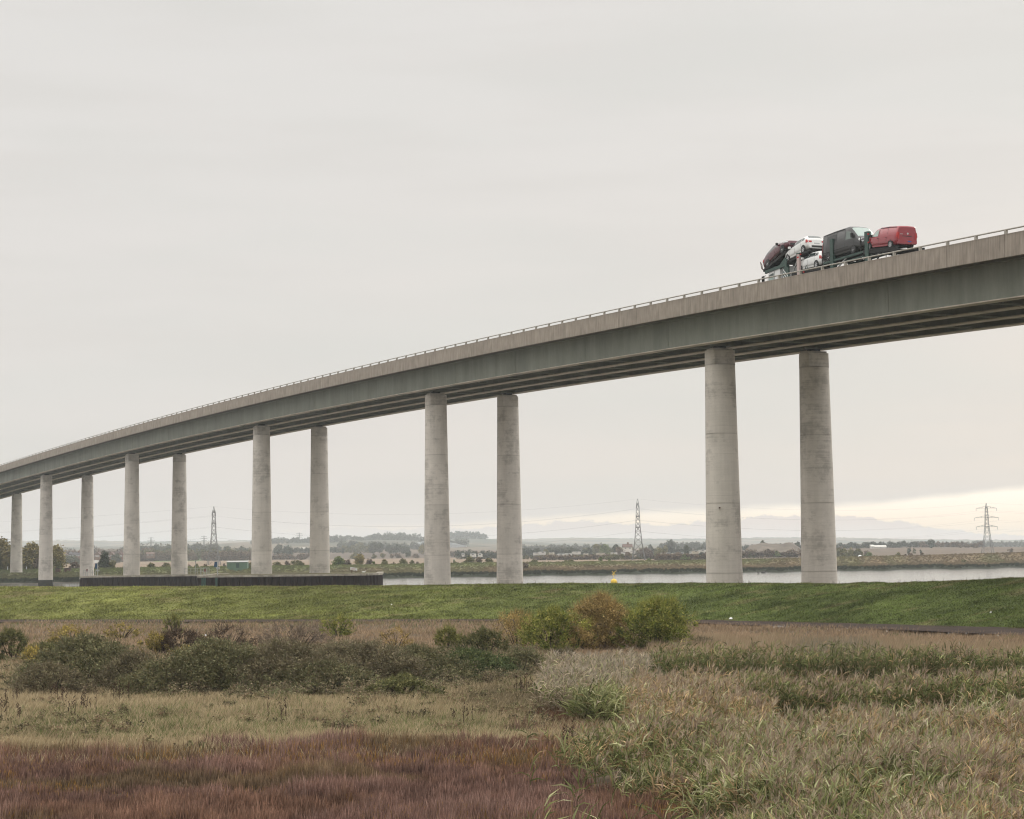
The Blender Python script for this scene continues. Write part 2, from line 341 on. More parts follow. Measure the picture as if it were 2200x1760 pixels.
def girder_paint():
    m = bpy.data.materials.new('girder_paint'); m.use_nodes = True; t = m.node_tree; b = t.nodes['Principled BSDF']
    g = nd(t, 'ShaderNodeTexCoord')
    mp = nd(t, 'ShaderNodeMapping'); t.links.new(g.outputs['Object'], mp.inputs[0]); mp.inputs['Scale'].default_value = (1, 1, .35)
    n1 = nd(t, 'ShaderNodeTexNoise', i_Scale=.35, i_Detail=7, i_Roughness=.65); t.links.new(mp.outputs[0], n1.inputs['Vector'])
    n2 = nd(t, 'ShaderNodeTexNoise', i_Scale=5, i_Detail=5, i_Roughness=.7); t.links.new(mp.outputs[0], n2.inputs['Vector'])
    n3 = nd(t, 'ShaderNodeTexNoise', i_Scale=1.1, i_Detail=6, i_Roughness=.7); mp3 = nd(t, 'ShaderNodeMapping'); t.links.new(g.outputs['Object'], mp3.inputs[0]); mp3.inputs['Scale'].default_value = (1.2, 1.2, .12); t.links.new(mp3.outputs[0], n3.inputs['Vector'])
    k = mth(t, 'ADD', mth(t, 'MULTIPLY_ADD', n1.outputs[0], .8, .36), mth(t, 'MULTIPLY_ADD', n2.outputs[0], .16, 0)); k = mth(t, 'MULTIPLY', k, maprange(t, n3.outputs[0], .3, .7, .93, 1.07))
    vm = nd(t, 'ShaderNodeVectorMath', operation='SCALE'); vm.inputs[0].default_value = (.235, .25, .205); t.links.new(k, vm.inputs['Scale'])
    t.links.new(vm.outputs[0], b.inputs['Base Color']); b.inputs['Roughness'].default_value = .6; b.inputs['Specular IOR Level'].default_value = .25
    return m
M['pier'] = concrete_pier(); M['panel'] = panel_concrete(); M['girder'] = girder_paint()
M['flange'] = mat('flange_weathered_paint', (.46, .41, .345), .7, .2, 0, (.6, .2))
M['deck'] = mat('deck_concrete', (.13, .12, .105), .9, .2, 0, (.5, .12))
M['asphalt'] = mat('asphalt', (.05, .05, .05), .9, .2, 0, (2, .2))
M['cap'] = mat('cap_beam_concrete', (.33, .30, .25), .9, .2, 0, (1.2, .3), (4, .4))
M['pile'] = mat('tarred_sheet_pile', (.026, .017, .016), .9, .1, 0, (1.1, .45), (3, .4))
M['algae'] = mat('algae_stained_concrete', (.035, .035, .028), .9, .2, 0, (1, .3))
M['rough_turf'] = mat('rough_turf', (.12, .11, .06), .95, .1, 0, (.8, .3))

# ------------------------------------------------------------------ terrain of the near side
ZF = 1.7            # marsh level
def smooth(a, b, x): t = np.clip((x - a) / (b - a), 0, 1); return t * t * (3 - 2 * t)
def vnoise(X, Y, seed=0, octv=3, scale=1.0):
    """cheap smooth value noise, 0..1"""
    r = np.random.default_rng(seed); G = r.random((256, 256)); out = 0; amp = 1; tot = 0
    X = np.asarray(X, float) / scale; Y = np.asarray(Y, float) / scale
    for o in range(octv):
        xi = np.floor(X).astype(int); yi = np.floor(Y).astype(int); fx = X - xi; fy = Y - yi
        fx = fx * fx * (3 - 2 * fx); fy = fy * fy * (3 - 2 * fy)
        g = lambda a, b: G[a & 255, b & 255]
        v = (g(xi, yi) * (1 - fx) + g(xi + 1, yi) * fx) * (1 - fy) + (g(xi, yi + 1) * (1 - fx) + g(xi + 1, yi + 1) * fx) * fy
        out = out + v * amp; tot += amp; amp *= .5; X = X * 2 + 17.3; Y = Y * 2 + 5.1
    return out / tot
XS = np.array([-900, -300, 0, 300, 600, 900, 1100, 1300, 1500, 1600, 1800, 1950, 2200, 2600, 3200], float)
Y_TOE = np.array([1337, 1336, 1335, 1335, 1335, 1335, 1334.5, 1334.5, 1336, 1338, 1343, 1347, 1354, 1365, 1380], float)
Y_CREST = np.array([1262, 1260, 1259, 1259, 1258.5, 1256.6, 1255, 1253.5, 1253, 1253, 1254, 1252, 1243, 1238, 1232], float)
def toe_crest(x):
    yt = np.interp(x, XS, Y_TOE); yc = np.interp(x, XS, Y_CREST) + 2.2 + np.interp(x, [700, 1000], [1.4, 0])
    Xt, Dt = onz(x, yt, ZF)
    Dc = Dt + 13.0
    a, b = rayd(x, yc); return Xt, Dt, a * Dc, Dc, HC + b * Dc
def zfield(X, Y):
    z = ZF + (vnoise(X, Y, 3, 3, 9) - .5) * .35 + (vnoise(X, Y, 4, 2, 2.2) - .5) * .12
    z = z * 1.0
    slope = 1 - smooth(4, 22, Y)
    return z + slope * (5.6 - z)
# marsh field
gx = np.linspace(-190, 190, 190); gy = np.concatenate([np.linspace(-40, 30, 24), np.linspace(31, 200, 150)])
GX, GY = np.meshgrid(gx, gy); GZ = zfield(GX, GY)
px_, py_ = proj(GX, np.maximum(GY, 5), ZF)
def grid_faces(nr, nc):
    i = np.arange(nr * nc).reshape(nr, nc)
    return np.stack([i[:-1, :-1], i[:-1, 1:], i[1:, 1:], i[1:, :-1]], -1).reshape(-1, 4)
# ditch / river side falls away behind the embankment
toeD = np.interp(px_, XS, toe_crest(XS)[1])
GZ = np.where(GY > toeD + 2, np.minimum(GZ, ZF - .25 * (GY - toeD - 2)), GZ)
GZ = np.maximum(GZ, -.6)
colg = np.empty(GX.shape + (3,)); colg[:] = (.095, .072, .048)
colg *= (.8 + .5 * vnoise(GX, GY, 5, 3, 6))[..., None]
fld = link('marsh_field', npmesh('marsh_field', np.stack([GX, GY, GZ], -1).reshape(-1, 3), grid_faces(*GX.shape), 4, M['ground'], colg.reshape(-1, 3), True))
tag(fld, kind='structure')
# embankment: sections by photograph column
cx = np.linspace(-900, 3200, 165)
Xt, Dt, Xc, Dc, Zc = toe_crest(cx)
def emb_point(x, t):
    """t: 0 toe .. 1 crest .. 1.35 back edge of the top .. 2.4 back toe"""
    Xt, Dt, Xc, Dc, Zc = toe_crest(x)
    D = Dt + 13.0 * t
    prof = np.interp(t, [-.05, 0, .12, .8, 1, 1.3, 2.1, 3.0], [-.12, 0, .14, .84, 1, .985, .1, -.75])
    Z = ZF + prof * (Zc - ZF); X = np.where(t < 1, Xt + (Xc - Xt) * t, Xc * D / Dc)
    Z = Z + (vnoise(X, D, 9, 3, 5) - .5) * .12 * np.clip(t * 6, 0, 1) * np.clip(1.5 - t, .3, 1) + (vnoise(X, D * 1.5, 19, 2, 1.3) - .5) * .07 * np.clip(t * 6, 0, 1)
    return X, D, Z
tt = np.concatenate([np.linspace(-.05, 1.15, 40), np.linspace(1.2, 3.0, 14)])
CXg, TT = np.meshgrid(np.linspace(-900, 3200, 420), tt)
ex, ey, ez = emb_point(CXg, TT)
def emb_col(px, X, Y, t):
    """grass colour on the bank: yellower and brighter to the left, deeper to the right, straw patches"""
    k = smooth(300, 1700, px)[..., None]
    a = np.array((.19, .20, .060)); b = np.array((.118, .150, .044))
    c = a * (1 - k) + b * k
    n = vnoise(X, Y * 1.6, 21, 4, 7)[..., None]; n2 = vnoise(X, Y * 2.5, 22, 3, 1.6)[..., None]
    straw = smooth(.55, .75, n2 * .5 + vnoise(X, Y * 3, 23, 3, 3.5)[..., None] * .5 + (t[..., None] - .5) * .08)
    n3 = vnoise(X * .6, Y * 2.2, 25, 3, 2.3)[..., None]; c = c * (.66 + .68 * n) * (.72 + .56 * n2) * (.74 + .52 * n3)
    c = c * (1 - straw * .6) + np.array((.23, .18, .10)) * straw * .6
    return c
ec = emb_col(CXg, ex, ey, TT) * .8
mud = smooth(1.6, 2.1, TT)[..., None]; ec = ec * (1 - mud) + np.array((.16, .14, .12)) * mud
emb = link('grass_embankment', npmesh('grass_embankment', np.stack([ex, ey, ez], -1).reshape(-1, 3), grid_faces(*ex.shape), 4, M['ground'], ec.reshape(-1, 3), True))
tag(emb, kind='structure')
# dirt track along the toe
wpx = np.interp(cx, [0, 600, 1300, 1500, 1900, 2200, 3200], [5, 4, 4, 7, 11, 15, 24])
rows = []
for q in np.linspace(0, 1, 6):
    yy = np.interp(cx, XS, Y_TOE) - .8 + (wpx + .8) * q
    X, D = onz(cx, yy, ZF + .02); zz = ZF + .20 - abs(q - .5) * .12 + (vnoise(X, D, 31, 2, 1.5) - .5) * .06
    rows.append(np.stack([X, D, zz], -1))
tr = np.stack(rows); trc = np.empty(tr.shape); trc[:] = (.050, .035, .028); trc *= (.75 + .5 * vnoise(tr[..., 0], tr[..., 1], 33, 3, 2))[..., None]
o = link('dirt_track', npmesh('dirt_track', tr.reshape(-1, 3), grid_faces(*tr.shape[:2]), 4, M['ground'], trc.reshape(-1, 3), True)); tag(o, kind='structure')

# ------------------------------------------------------------------ river
def water_mat():
    m = bpy.data.materials.new('river_water'); m.use_nodes = True; t = m.node_tree; b = t.nodes['Principled BSDF']
    b.inputs['Base Color'].default_value = (.16, .15, .13, 1); b.inputs['Roughness'].default_value = .12; b.inputs['IOR'].default_value = 1.33
    g = nd(t, 'ShaderNodeTexCoord'); mp = nd(t, 'ShaderNodeMapping'); t.links.new(g.outputs['Object'], mp.inputs[0]); mp.inputs['Scale'].default_value = (.35, 1, 1)
    n1 = nd(t, 'ShaderNodeTexNoise', i_Scale=.9, i_Detail=5, i_Roughness=.6); t.links.new(mp.outputs[0], n1.inputs['Vector'])
    mp2 = nd(t, 'ShaderNodeMapping'); t.links.new(g.outputs['Object'], mp2.inputs[0]); mp2.inputs['Scale'].default_value = (.02, .12, 1)
    n2 = nd(t, 'ShaderNodeTexNoise', i_Scale=1, i_Detail=4); t.links.new(mp2.outputs[0], n2.inputs['Vector'])
    h = mth(t, 'MULTIPLY', n1.outputs[0], maprange(t, n2.outputs[0], .35, .65, .35, 1))
    bp = nd(t, 'ShaderNodeBump', i_Strength=.22, i_Distance=.12); t.links.new(h, bp.inputs['Height']); t.links.new(bp.outputs[0], b.inputs['Normal'])
    return m
M['water'] = water_mat()
riv = link('river', npmesh('river', [(-900, 100, 0), (900, 100, 0), (900, 800, 0), (-900, 800, 0)], [0, 1, 2, 3], 4, M['water'])); tag(riv, kind='structure')

# ------------------------------------------------------------------ far side terrain
XW = np.array([-900, 0, 230, 840, 1000, 1250, 1600, 2200, 3100], float)
YW = np.array([1264, 1254, 1253, 1242, 1240, 1236, 1230, 1220, 1208], float)
def shore(x):
    y = np.interp(x, XW, YW) + 0.8 * np.sin(x * .031) + .6 * np.sin(x * .083 + 1)
    return onz(x, y, 0)[1]
def zrow(D, pts):
    xs = np.array([p[0] for p in pts], float); ys = np.array([p[1] for p in pts], float)
    return lambda x: HC + rayd(x, np.interp(x, xs, ys))[1] * D
crest_y = [(-900, 1234), (0, 1226), (300, 1221), (600, 1217), (850, 1214), (1000, 1211), (1200, 1209), (1500, 1205), (1650, 1202), (1800, 1198), (2000, 1194), (2200, 1188), (3100, 1170)]
def zcrest(x):
    D = shore(x) + 55; return HC + rayd(x, np.interp(x, [p[0] for p in crest_y], [p[1] for p in crest_y]))[1] * D
FARROWS = [(900, lambda x: 1.9 + 0 * x), (1150, lambda x: 1.9 + 0 * x),
    (1400, lambda x: np.interp(x, [-900, 500, 1100, 1550, 1700, 2000, 2200, 3100], [2, 2.2, 2.2, 2.5, 4.2, 5.0, 4.4, 4])),
    (1700, zrow(1700, [(-900, 1200), (0, 1196), (300, 1192), (600, 1188), (850, 1187.5), (1150, 1186), (1500, 1180), (1700, 1174.5), (2000, 1175), (2200, 1178), (3100, 1172)])),
    (2200, zrow(2200, [(-900, 1194), (0, 1191), (300, 1186), (600, 1178), (850, 1178), (1000, 1181), (1150, 1182), (1500, 1178), (1700, 1178), (2200, 1176), (3100, 1172)])),
    (2700, zrow(2700, [(-900, 1188), (0, 1186), (300, 1180), (470, 1172), (600, 1166), (720, 1163), (850, 1161.5), (930, 1165), (1000, 1170), (1150, 1178), (1500, 1175), (2200, 1174), (3100, 1170)])),
    (3100, zrow(3100, [(-900, 1186), (0, 1184), (300, 1177), (470, 1168), (600, 1160), (720, 1159), (850, 1160.5), (930, 1163), (1000, 1166), (1150, 1174), (1500, 1173), (2200, 1172), (3100, 1169)])),
    (3500, zrow(3500, [(-900, 1184), (0, 1182), (300, 1175), (600, 1166), (850, 1163), (950, 1157), (1040, 1157.5), (1120, 1164), (1200, 1170), (1500, 1171), (2200, 1170), (3100, 1167)])),
    (4000, zrow(4000, [(-900, 1178), (0, 1176), (300, 1174), (600, 1171), (850, 1166), (1000, 1160), (1100, 1162), (1200, 1168), (1500, 1168), (2200, 1168), (3100, 1165)]))]
def zfar(x, D):
    """height of the ground across the river; x is the photograph column of the bearing"""
    S = shore(x); zc = zcrest(x)
    n0 = (vnoise(x * .4, D, 41, 3, 9) - .5)
    d = D - S
    z_bank = np.where(d < 0, -.5, np.where(d < 6, -.05 + .9 * smooth(0, 6, d), .85 + .5 * smooth(6, 34, d)))
    z_bank = z_bank + (zc - 1.35) * smooth(36, 55, d) + n0 * .35 * smooth(0, 8, d) * (1 - smooth(44, 55, d))
    Ds = [900.0] + [r[0] for r in FARROWS[1:]]
    zr = np.stack([r[1](x) + 0 * D for r in FARROWS]); zf = zr[0].copy()
    for i in range(len(Ds) - 1):
        k = np.clip((D - Ds[i]) / (Ds[i + 1] - Ds[i]), 0, 1); zf = np.where(D >= Ds[i], zr[i] * (1 - k) + zr[i + 1] * k, zf)
    back = smooth(58, 85, d)
    return z_bank * (1 - back) + zf * back
LB = lambda r, g, b, k=1.0: np.array(lin(r, g, b)) * k
C_EDGE = np.array((.022, .026, .014)); C_BANK = np.array((.15, .112, .065)); C_BANKG = np.array((.105, .115, .045)); C_TAN = np.array((.20, .150, .105))
C_BROWN = np.array((.09, .068, .050)); C_HEATH = np.array((.115, .085, .060)); C_HILL = np.array((.125, .10, .068)); C_WOOD = np.array((.05, .058, .04)); C_GREEN = np.array((.12, .16, .06))
def farcol(x, D):
    S = shore(x); d = D - S
    n = vnoise(x * .5, D, 51, 4, 14)[..., None]; n2 = vnoise(x * .9, D * .8, 52, 3, 5)[..., None]
    c = np.empty(x.shape + (3,)); c[:] = C_EDGE
    bank = C_BANK * (.7 + .6 * n) ; g = smooth(.45, .62, vnoise(x * .35, D * .6, 53, 3, 30))[..., None]
    bank = bank * (1 - .5 * g) + C_BANKG * .5 * g
    leftg = (smooth(900, 600, x))[..., None]; bank = bank * (1 - .7 * leftg) + C_BANKG * 1.0 * (.7 + .5 * n) * .7 * leftg
    topg = (smooth(42, 50, d) * (1 - smooth(1500, 1800, x)))[..., None]; bank = bank * (1 - topg * .7) + np.array((.11, .13, .045)) * topg * .7
    e = smooth(7, 12, d + (n2[..., 0] - .5) * 7)[..., None]; c = c * (1 - e) + bank * e
    mudm = (smooth(2.0, .6, d))[..., None] * smooth(500, 0, x)[..., None]; c = c * (1 - mudm) + np.array((.2, .17, .14)) * mudm
    f = smooth(66, 80, d)[..., None]
    # fields by distance
    right = smooth(1480, 1600, x)[..., None]
    tan = C_TAN * (.85 + .3 * n); brown = C_BROWN * (.8 + .4 * n)
    k = smooth(1230, 1300, D)[..., None]; fld_ = tan * (1 - k) + brown * k
    k = smooth(1650, 1700, D)[..., None]; fld_ = fld_ * (1 - k) + C_HEATH * 1.1 * k
    k = smooth(2050, 2120, D)[..., None]; fld_ = fld_ * (1 - k) + C_HILL * (.8 + .4 * n) * k
    patch = smooth(.5, .56, vnoise(x * .012 * 30, D * .12, 55, 2, 40))[..., None] * smooth(2300, 2400, D)[..., None]
    fld_ = fld_ * (1 - patch * .75) + C_WOOD * patch * .75
    k = smooth(3150, 3300, D)[..., None]; fld_ = fld_ * (1 - k) + C_WOOD * 1.1 * k
    gs_ = ((x > 330) & (x < 430) & (D > 1250) & (D < 1600))[..., None]; fld_ = np.where(gs_, C_GREEN * 1.1, fld_)
    heath = C_HEATH * (.7 + .6 * n); heath = heath * (1 - .3 * smooth(1700, 1500, D)[..., None] * 0)
    fld_ = fld_ * (1 - right) + heath * right
    return c * (1 - f) + fld_ * f
fx_ = np.linspace(-900, 3100, 480)
dS = np.concatenate([np.linspace(-6, 12, 14), np.linspace(15, 90, 34)])
Ffix = np.concatenate([np.linspace(680, 1300, 26), np.linspace(1350, 4000, 50)])
def fan(Drows):
    Xg = np.broadcast_to(fx_, Drows.shape); a, _ = rayd(Xg, hzy(Xg)); return Xg, a * Drows
Drow = np.stack([shore(fx_) + d for d in dS]); Xg, WX = fan(Drow)
fb = link('far_bank', npmesh('far_bank', np.stack([WX, Drow, zfar(Xg, Drow)], -1).reshape(-1, 3), grid_faces(*Drow.shape), 4, M['ground'], farcol(Xg, Drow).reshape(-1, 3), True)); tag(fb, kind='structure')
k = np.linspace(0, 1, len(Ffix) + 1)[1:]
Drow2 = np.concatenate([(shore(fx_) + 90)[None], np.broadcast_to(Ffix[:, None], (len(Ffix), len(fx_)))]); Xg, WX = fan(Drow2)
ff = link('far_fields', npmesh('far_fields', np.stack([WX, Drow2, zfar(Xg, Drow2)], -1).reshape(-1, 3), grid_faces(*Drow2.shape), 4, M['farground'], farcol(Xg, Drow2).reshape(-1, 3), True)); tag(ff, kind='structure')
# far ridge
RID = [(-900, 1165), (-300, 1164), (0, 1162), (150, 1161), (300, 1163), (450, 1162), (600, 1160.5), (730, 1160), (900, 1156), (1000, 1157), (1120, 1158.5), (1200, 1156), (1300, 1156), (1420, 1158), (1500, 1157.5), (1560, 1157), (1620, 1155.5), (1750, 1154.5), (1850, 1155.5), (1950, 1158), (2100, 1159.5), (2200, 1160), (2400, 1161), (3100, 1160)]
rx = np.linspace(-900, 3100, 900)
prof_y = np.interp(rx, [p[0] for p in RID], [p[1] for p in RID]) - (vnoise(rx, rx * 0, 61, 4, 14) - .5) * 2.4 - (vnoise(rx, rx * 0 + 9, 62, 2, 3) - .5) * 1.2
ztop = HC + rayd(rx, prof_y)[1] * 5000; rr = []
for q in np.linspace(0, 1, 16):
    D = 4000 + 1000 * q; z = 2 + (ztop - 2) * (q ** .9) + (vnoise(rx, rx * 0 + q * 40, 63, 3, 20) - .5) * 5 * math.sin(q * 3.14); rr.append(np.stack([rayd(rx, hzy(rx))[0] * D, D + 0 * rx, z], -1))
for q in (.5, 1): rr.append(np.stack([rayd(rx, hzy(rx))[0] * (5000 + 400 * q), 5000 + 400 * q + 0 * rx, ztop * (1 - q) - 5 * q], -1))
rg = np.stack(rr); nn = vnoise(rg[..., 0] * .02, rg[..., 1] * .05, 64, 3, 3)[..., None]
rc = C_WOOD * (1 - smooth(.5, .56, nn)) + C_HILL * 1.3 * smooth(.5, .56, nn)
o = link('hills', npmesh('hills', rg.reshape(-1, 3), grid_faces(*rg.shape[:2]), 4, M['farground'], rc.reshape(-1, 3), True)); tag(o, kind='structure')

# ------------------------------------------------------------------ bridge geometry
P = dict(th=1.958473, px=18.72614, py=172.613607, kap=.00026, a=22.391443 + HC, b=.0303, c=-.090642e-3, c3=.01022e-6, w=9.760241, W=18.421165, opar=-4.330462, og=-1.739503, gs=4.413082, h1=.342, h2=1.886, h3=4.416, s0=-14.822468)
PS = 3.35
def cpos(s, off):
    k, th = P['kap'], P['th']; t = th + k * s
    X = P['px'] + (math.sin(t) - math.sin(th)) / k + math.sin(t) * off
    Y = P['py'] - (math.cos(t) - math.cos(th)) / k - math.cos(t) * off
    return X, Y
def zrail(s): return P['a'] + P['b'] * s + P['c'] * s * s + P['c3'] * s ** 3
def BP(s, off, h): x, y = cpos(s, off); return Vector((x, y, zrail(s) + h))
def sdir(s): t = P['th'] + P['kap'] * s; dz = P['b'] + 2 * P['c'] * s + 3 * P['c3'] * s * s; return Vector((math.cos(t), math.sin(t), dz)).normalized()
SA, SB = -110.0, 470.0
SS = list(np.arange(SA, SB + .1, 4.0))
bridge = empty('road_bridge', (P['px'], P['py'], 0)); B0 = bridge.location.copy()
tag(bridge, 'long high concrete and steel road bridge on paired round piers crossing the river', 'bridge')
def sweep(sec, ss, name, m, closed=True, parent=None):
    """sec = list of (off, h)"""
    vs = []; n = len(sec)
    for s in ss:
        for off, h in sec: vs.append(BP(s, off, h) - B0)
    fs = []
    for i in range(len(ss) - 1):
        for k in range(n if closed else n - 1):
            fs.append((i * n + k, (i + 1) * n + k, (i + 1) * n + (k + 1) % n, i * n + (k + 1) % n))
    if closed: fs += [tuple(range(n)), tuple(range(n * len(ss) - 1, n * len(ss) - n - 1, -1))]
    me = bpy.data.meshes.new(name); me.from_pydata([tuple(v) for v in vs], [], fs); me.materials.append(m); me.update()
    return link(name, me, parent or bridge)
FAR = P['opar'] + P['W']; HR = -1.25
sweep([(P['opar'] + .22, HR), (FAR - .22, HR), (FAR - .22, HR - .32), (P['og'] + 3 * P['gs'] + .2, HR - .5), (P['og'] - .9, HR - .5), (P['opar'] + .22, HR - .36)], SS, 'deck_slab', M['deck'])
o = sweep([(P['opar'] + .9, HR + .05), (FAR - .9, HR + .05), (FAR - .9, HR + .004), (P['opar'] + .9, HR + .004)], SS, 'road_surface', M['asphalt'])
BW = 1.05
for q in range(4):
    e = P['og'] + q * P['gs']; c = e - BW / 2; hb = -P['h3']; ht = HR - .504
    g = sweep([(c - .03, ht - .06), (c + .03, ht - .06), (c + .03, hb + .085), (c - .03, hb + .085)], SS, 'girder', M['girder'])
    sweep([(c - BW / 2, hb + .08), (c + BW / 2, hb + .08), (c + BW / 2, hb), (c - BW / 2, hb)], SS, 'bottom_flange', M['flange'], parent=g)
    sweep([(c - .35, ht), (c + .35, ht), (c + .35, ht - .06), (c - .35, ht - .06)], SS, 'top_flange', M['girder'], parent=g)
    if q == 0:      # bolted splices on the outer web
        for s in np.arange(SA + 6, SB - 5, 18.3):
            b = MB()
            def bx(s0, s1, o0, o1, h0, h1):
                vs = [BP(s_, o_, h_) - B0 for h_ in (h0, h1) for o_ in (o0, o1) for s_ in (s0, s1)]
                b.add(vs, [(0, 2, 3, 1), (4, 5, 7, 6), (0, 1, 5, 4), (2, 6, 7, 3), (0, 4, 6, 2), (1, 3, 7, 5)])
            bx(s - .22, s + .22, c - .052, c - .03, hb + .25, ht - .15)
            bx(s - .5, s + .5, c - BW / 2 + .05, c + BW / 2 - .05, hb - .03, hb - .001)
            for sx in (-.14, .14):
                for hh in np.arange(hb + .35, ht - .2, .16): bx(s + sx - .025, s + sx + .025, c - .075, c - .052, hh, hh + .05)
            b.build('splice_plate', M['girder'], g)
# cross bracing between the girders
for s in np.arange(SA + 4, SB - 4, 9.15):
    for q in range(3):
        c0 = P['og'] + q * P['gs'] - BW / 2 + .04; c1 = c0 + P['gs'] - .08; b = MB(); hb, ht = -P['h3'] + .12, HR - .62
        mid = (c0 + c1) / 2
        b.bar(BP(s, c0, hb) - B0, BP(s, c1, hb) - B0, .12); b.bar(BP(s, c0, ht) - B0, BP(s, mid, hb + .08) - B0, .1); b.bar(BP(s, c1, ht) - B0, BP(s, mid, hb + .08) - B0, .1)
        b.build('cross_brace', M['girder'], bridge)
# parapet panels, each its own
ph = P['h2'] - P['h1']
pb = MB(); pw = PS / 2 - .012
pb.box((-pw, 0, -ph), (pw, .2, 0)); pb.box((-pw, -.012, -.07), (pw, .002, -.012))
pme = pb.mesh('parapet_panel', M['panel'])
po = MB(); po.box((-.09, .02, -.36), (.09, .2, -.05)); po.box((-.06, .05, -.052), (.06, .17, -.03))
pome = po.mesh('rail_post', M['railm'])
def place_on(me, name, s, off, h, flip=False):
    d = sdir(s); d = -d if not flip else d
    x = d; y = Vector((-x.y, x.x, 0)).normalized(); z = x.cross(y)
    R = Matrix((x, y, z)).transposed()
    o = bpy.data.objects.new(name, me); COL.objects.link(o); o.parent = bridge
    o.matrix_local = Matrix.Translation(BP(s, off, h) - B0) @ R.to_4x4(); return o
s = P['s0'] + PS * 30
i = 0
while s > SA + 2: s -= PS
while s < SB - 2:
    near_ok = s < 400
    if near_ok:
        place_on(pome, 'rail_post', s, P['opar'] + .02, 0)
        place_on(pme, 'parapet_panel', s + PS / 2, P['opar'] + (0.004 if i % 2 else 0) + (.012 if i % 7 == 3 else 0), -P['h1'])
    s += PS; i += 1
# far side parapet: only its line is ever seen, one piece
sweep([(FAR - .2, -P['h1']), (FAR, -P['h1']), (FAR, -P['h2']), (FAR - .2, -P['h2'])], SS, 'far_parapet', M['panel'])
rl = []
for side in (P['opar'] + .13, FAR - .13):
    b = MB(); b.tube([BP(s_, side, -.05) - B0 for s_ in SS], .055, 8); b.build('rail', M['railm'], bridge)
# piers
PIER_S = [-73.0, 0, 73.048, 149.378, 234.453, 310.563, 382.815, 455.0]
FOOT = {-73.0: 1.0, 0: 1.4, 73.048: -.4, 149.378: 3.5, 234.453: 2.7, 310.563: -.4, 382.815: 1.5, 455.0: 1.5}
piers_at = {}
for s in PIER_S:
    for row in (0, 1):
        x, y = cpos(s, row * P['w']); top = zrail(s) - P['h3'] - .42; foot = FOOT[s] if not (s == 73.048 and row == 1) else -.4
        if s == 382.815: foot = 2.6 if row else 1.0
        H = top - foot; R0_, taper = 1.33, .0142
        d = sdir(s); d = Vector((d.x, d.y, 0)).normalized()
        joints = sorted(set([H] + [1.3 + 6.2 * j for j in range(1, int(H / 6.2) + 1) if 1.3 + 6.2 * j < H - .6] + ([H - 1.2] if H > 10 else []) + [1.3]))
        b = MB()
        for ja, jb in zip(joints[:-1], joints[1:]):
            b.lathe([(R0_ + taper * jb, -jb + (.025 if jb < H else 0)), (R0_ + taper * ja, -ja - .025)], 48, capA=False, capB=False)
        for ja in joints[:-1]:
            r = R0_ + taper * ja; b.lathe([(r, -ja - .025), (r - .03, -ja - .02), (r - .03, -ja + .02), (r, -ja + .025)], 48, smooth=False, capA=False, capB=ja == 1.3)
        o = b.build('pier', M['pier'], bridge, Vector((x, y, top)) - B0)
        # column head, cut flat on the two faces across the road
        b = MB(); vs = []; n = 40; R1 = R0_ + taper * 1.3 + .012; cut = .66 * R1
        for zt in (-1.298, 0):
            for k_ in range(n):
                t = 2 * math.pi * k_ / n; v = Vector((math.cos(t), math.sin(t), 0)) * (R1 if zt < 0 else R0_ + .012)
                a = v.dot(d)
                if abs(a) > cut: v = v - d * (a - math.copysign(cut, a))
                vs.append((v.x, v.y, zt))
        b.add(vs, [(k_, (k_ + 1) % n, n + (k_ + 1) % n, n + k_) for k_ in range(n)]); b.add(vs[n:], [tuple(range(n))])
        b.build('pier_head', M['pier'], o)
        Mz = Matrix(((d.x, -d.y, 0), (d.y, d.x, 0), (0, 0, 1))).to_4x4()
        b = MB(); b.box((-.62, -1.0, .004), (.62, 1.0, .2), Mz); b.build('bearing_plinth', M['pier'], o)
        b = MB(); b.box((-.4, -.45, .2), (.4, .45, .418), Mz); b.build('bearing', M['under'], o)
        if foot < 0:
            b = MB(); b.lathe([(R0_ + taper * H + .03, -H - .2), (R0_ + taper * (H - 1.75) + .03, -H + 1.75)], 40, capA=False); b.build('tide_band', M['algae'], o)
        if s == 0 and row == 0:
            b = MB(); a_ = at(1546, 1091, y - 1.7) - Vector((x, y, top)); b.box((a_.x - .05, a_.y - .25, a_.z - .05), (a_.x + .05, a_.y + .3, a_.z + .05)); b.build('rusty_bolt', M['rust'], o)
# diaphragm beams over the piers
for s in PIER_S:
    sd_ = []
    b = MB(); hb, ht = -P['h3'] + .09, HR - .52
    for q in range(3):
        c0 = P['og'] + q * P['gs'] - BW / 2 + .04; c1 = c0 + P['gs'] - .08
        vs = [BP(s_, o_, h_) - B0 for h_ in (hb, ht) for o_ in (c0, c1) for s_ in (s - .05, s + .05)]
        b.add(vs, [(0, 2, 3, 1), (4, 5, 7, 6), (0, 1, 5, 4), (2, 6, 7, 3), (0, 4, 6, 2), (1, 3, 7, 5)])
    for q in (0, 1):      # bearing stool under the diaphragm
        vs = [BP(s_, o_, h_) - B0 for h_ in (-P['h3'] - .002, hb + .1) for o_ in (q * P['w'] - 1.1, q * P['w'] + 1.1) for s_ in (s - .35, s + .35)]
        b.add(vs, [(0, 2, 3, 1), (4, 5, 7, 6), (0, 1, 5, 4), (2, 6, 7, 3), (0, 4, 6, 2), (1, 3, 7, 5)])
    b.build('pier_diaphragm', M['girder'], bridge)
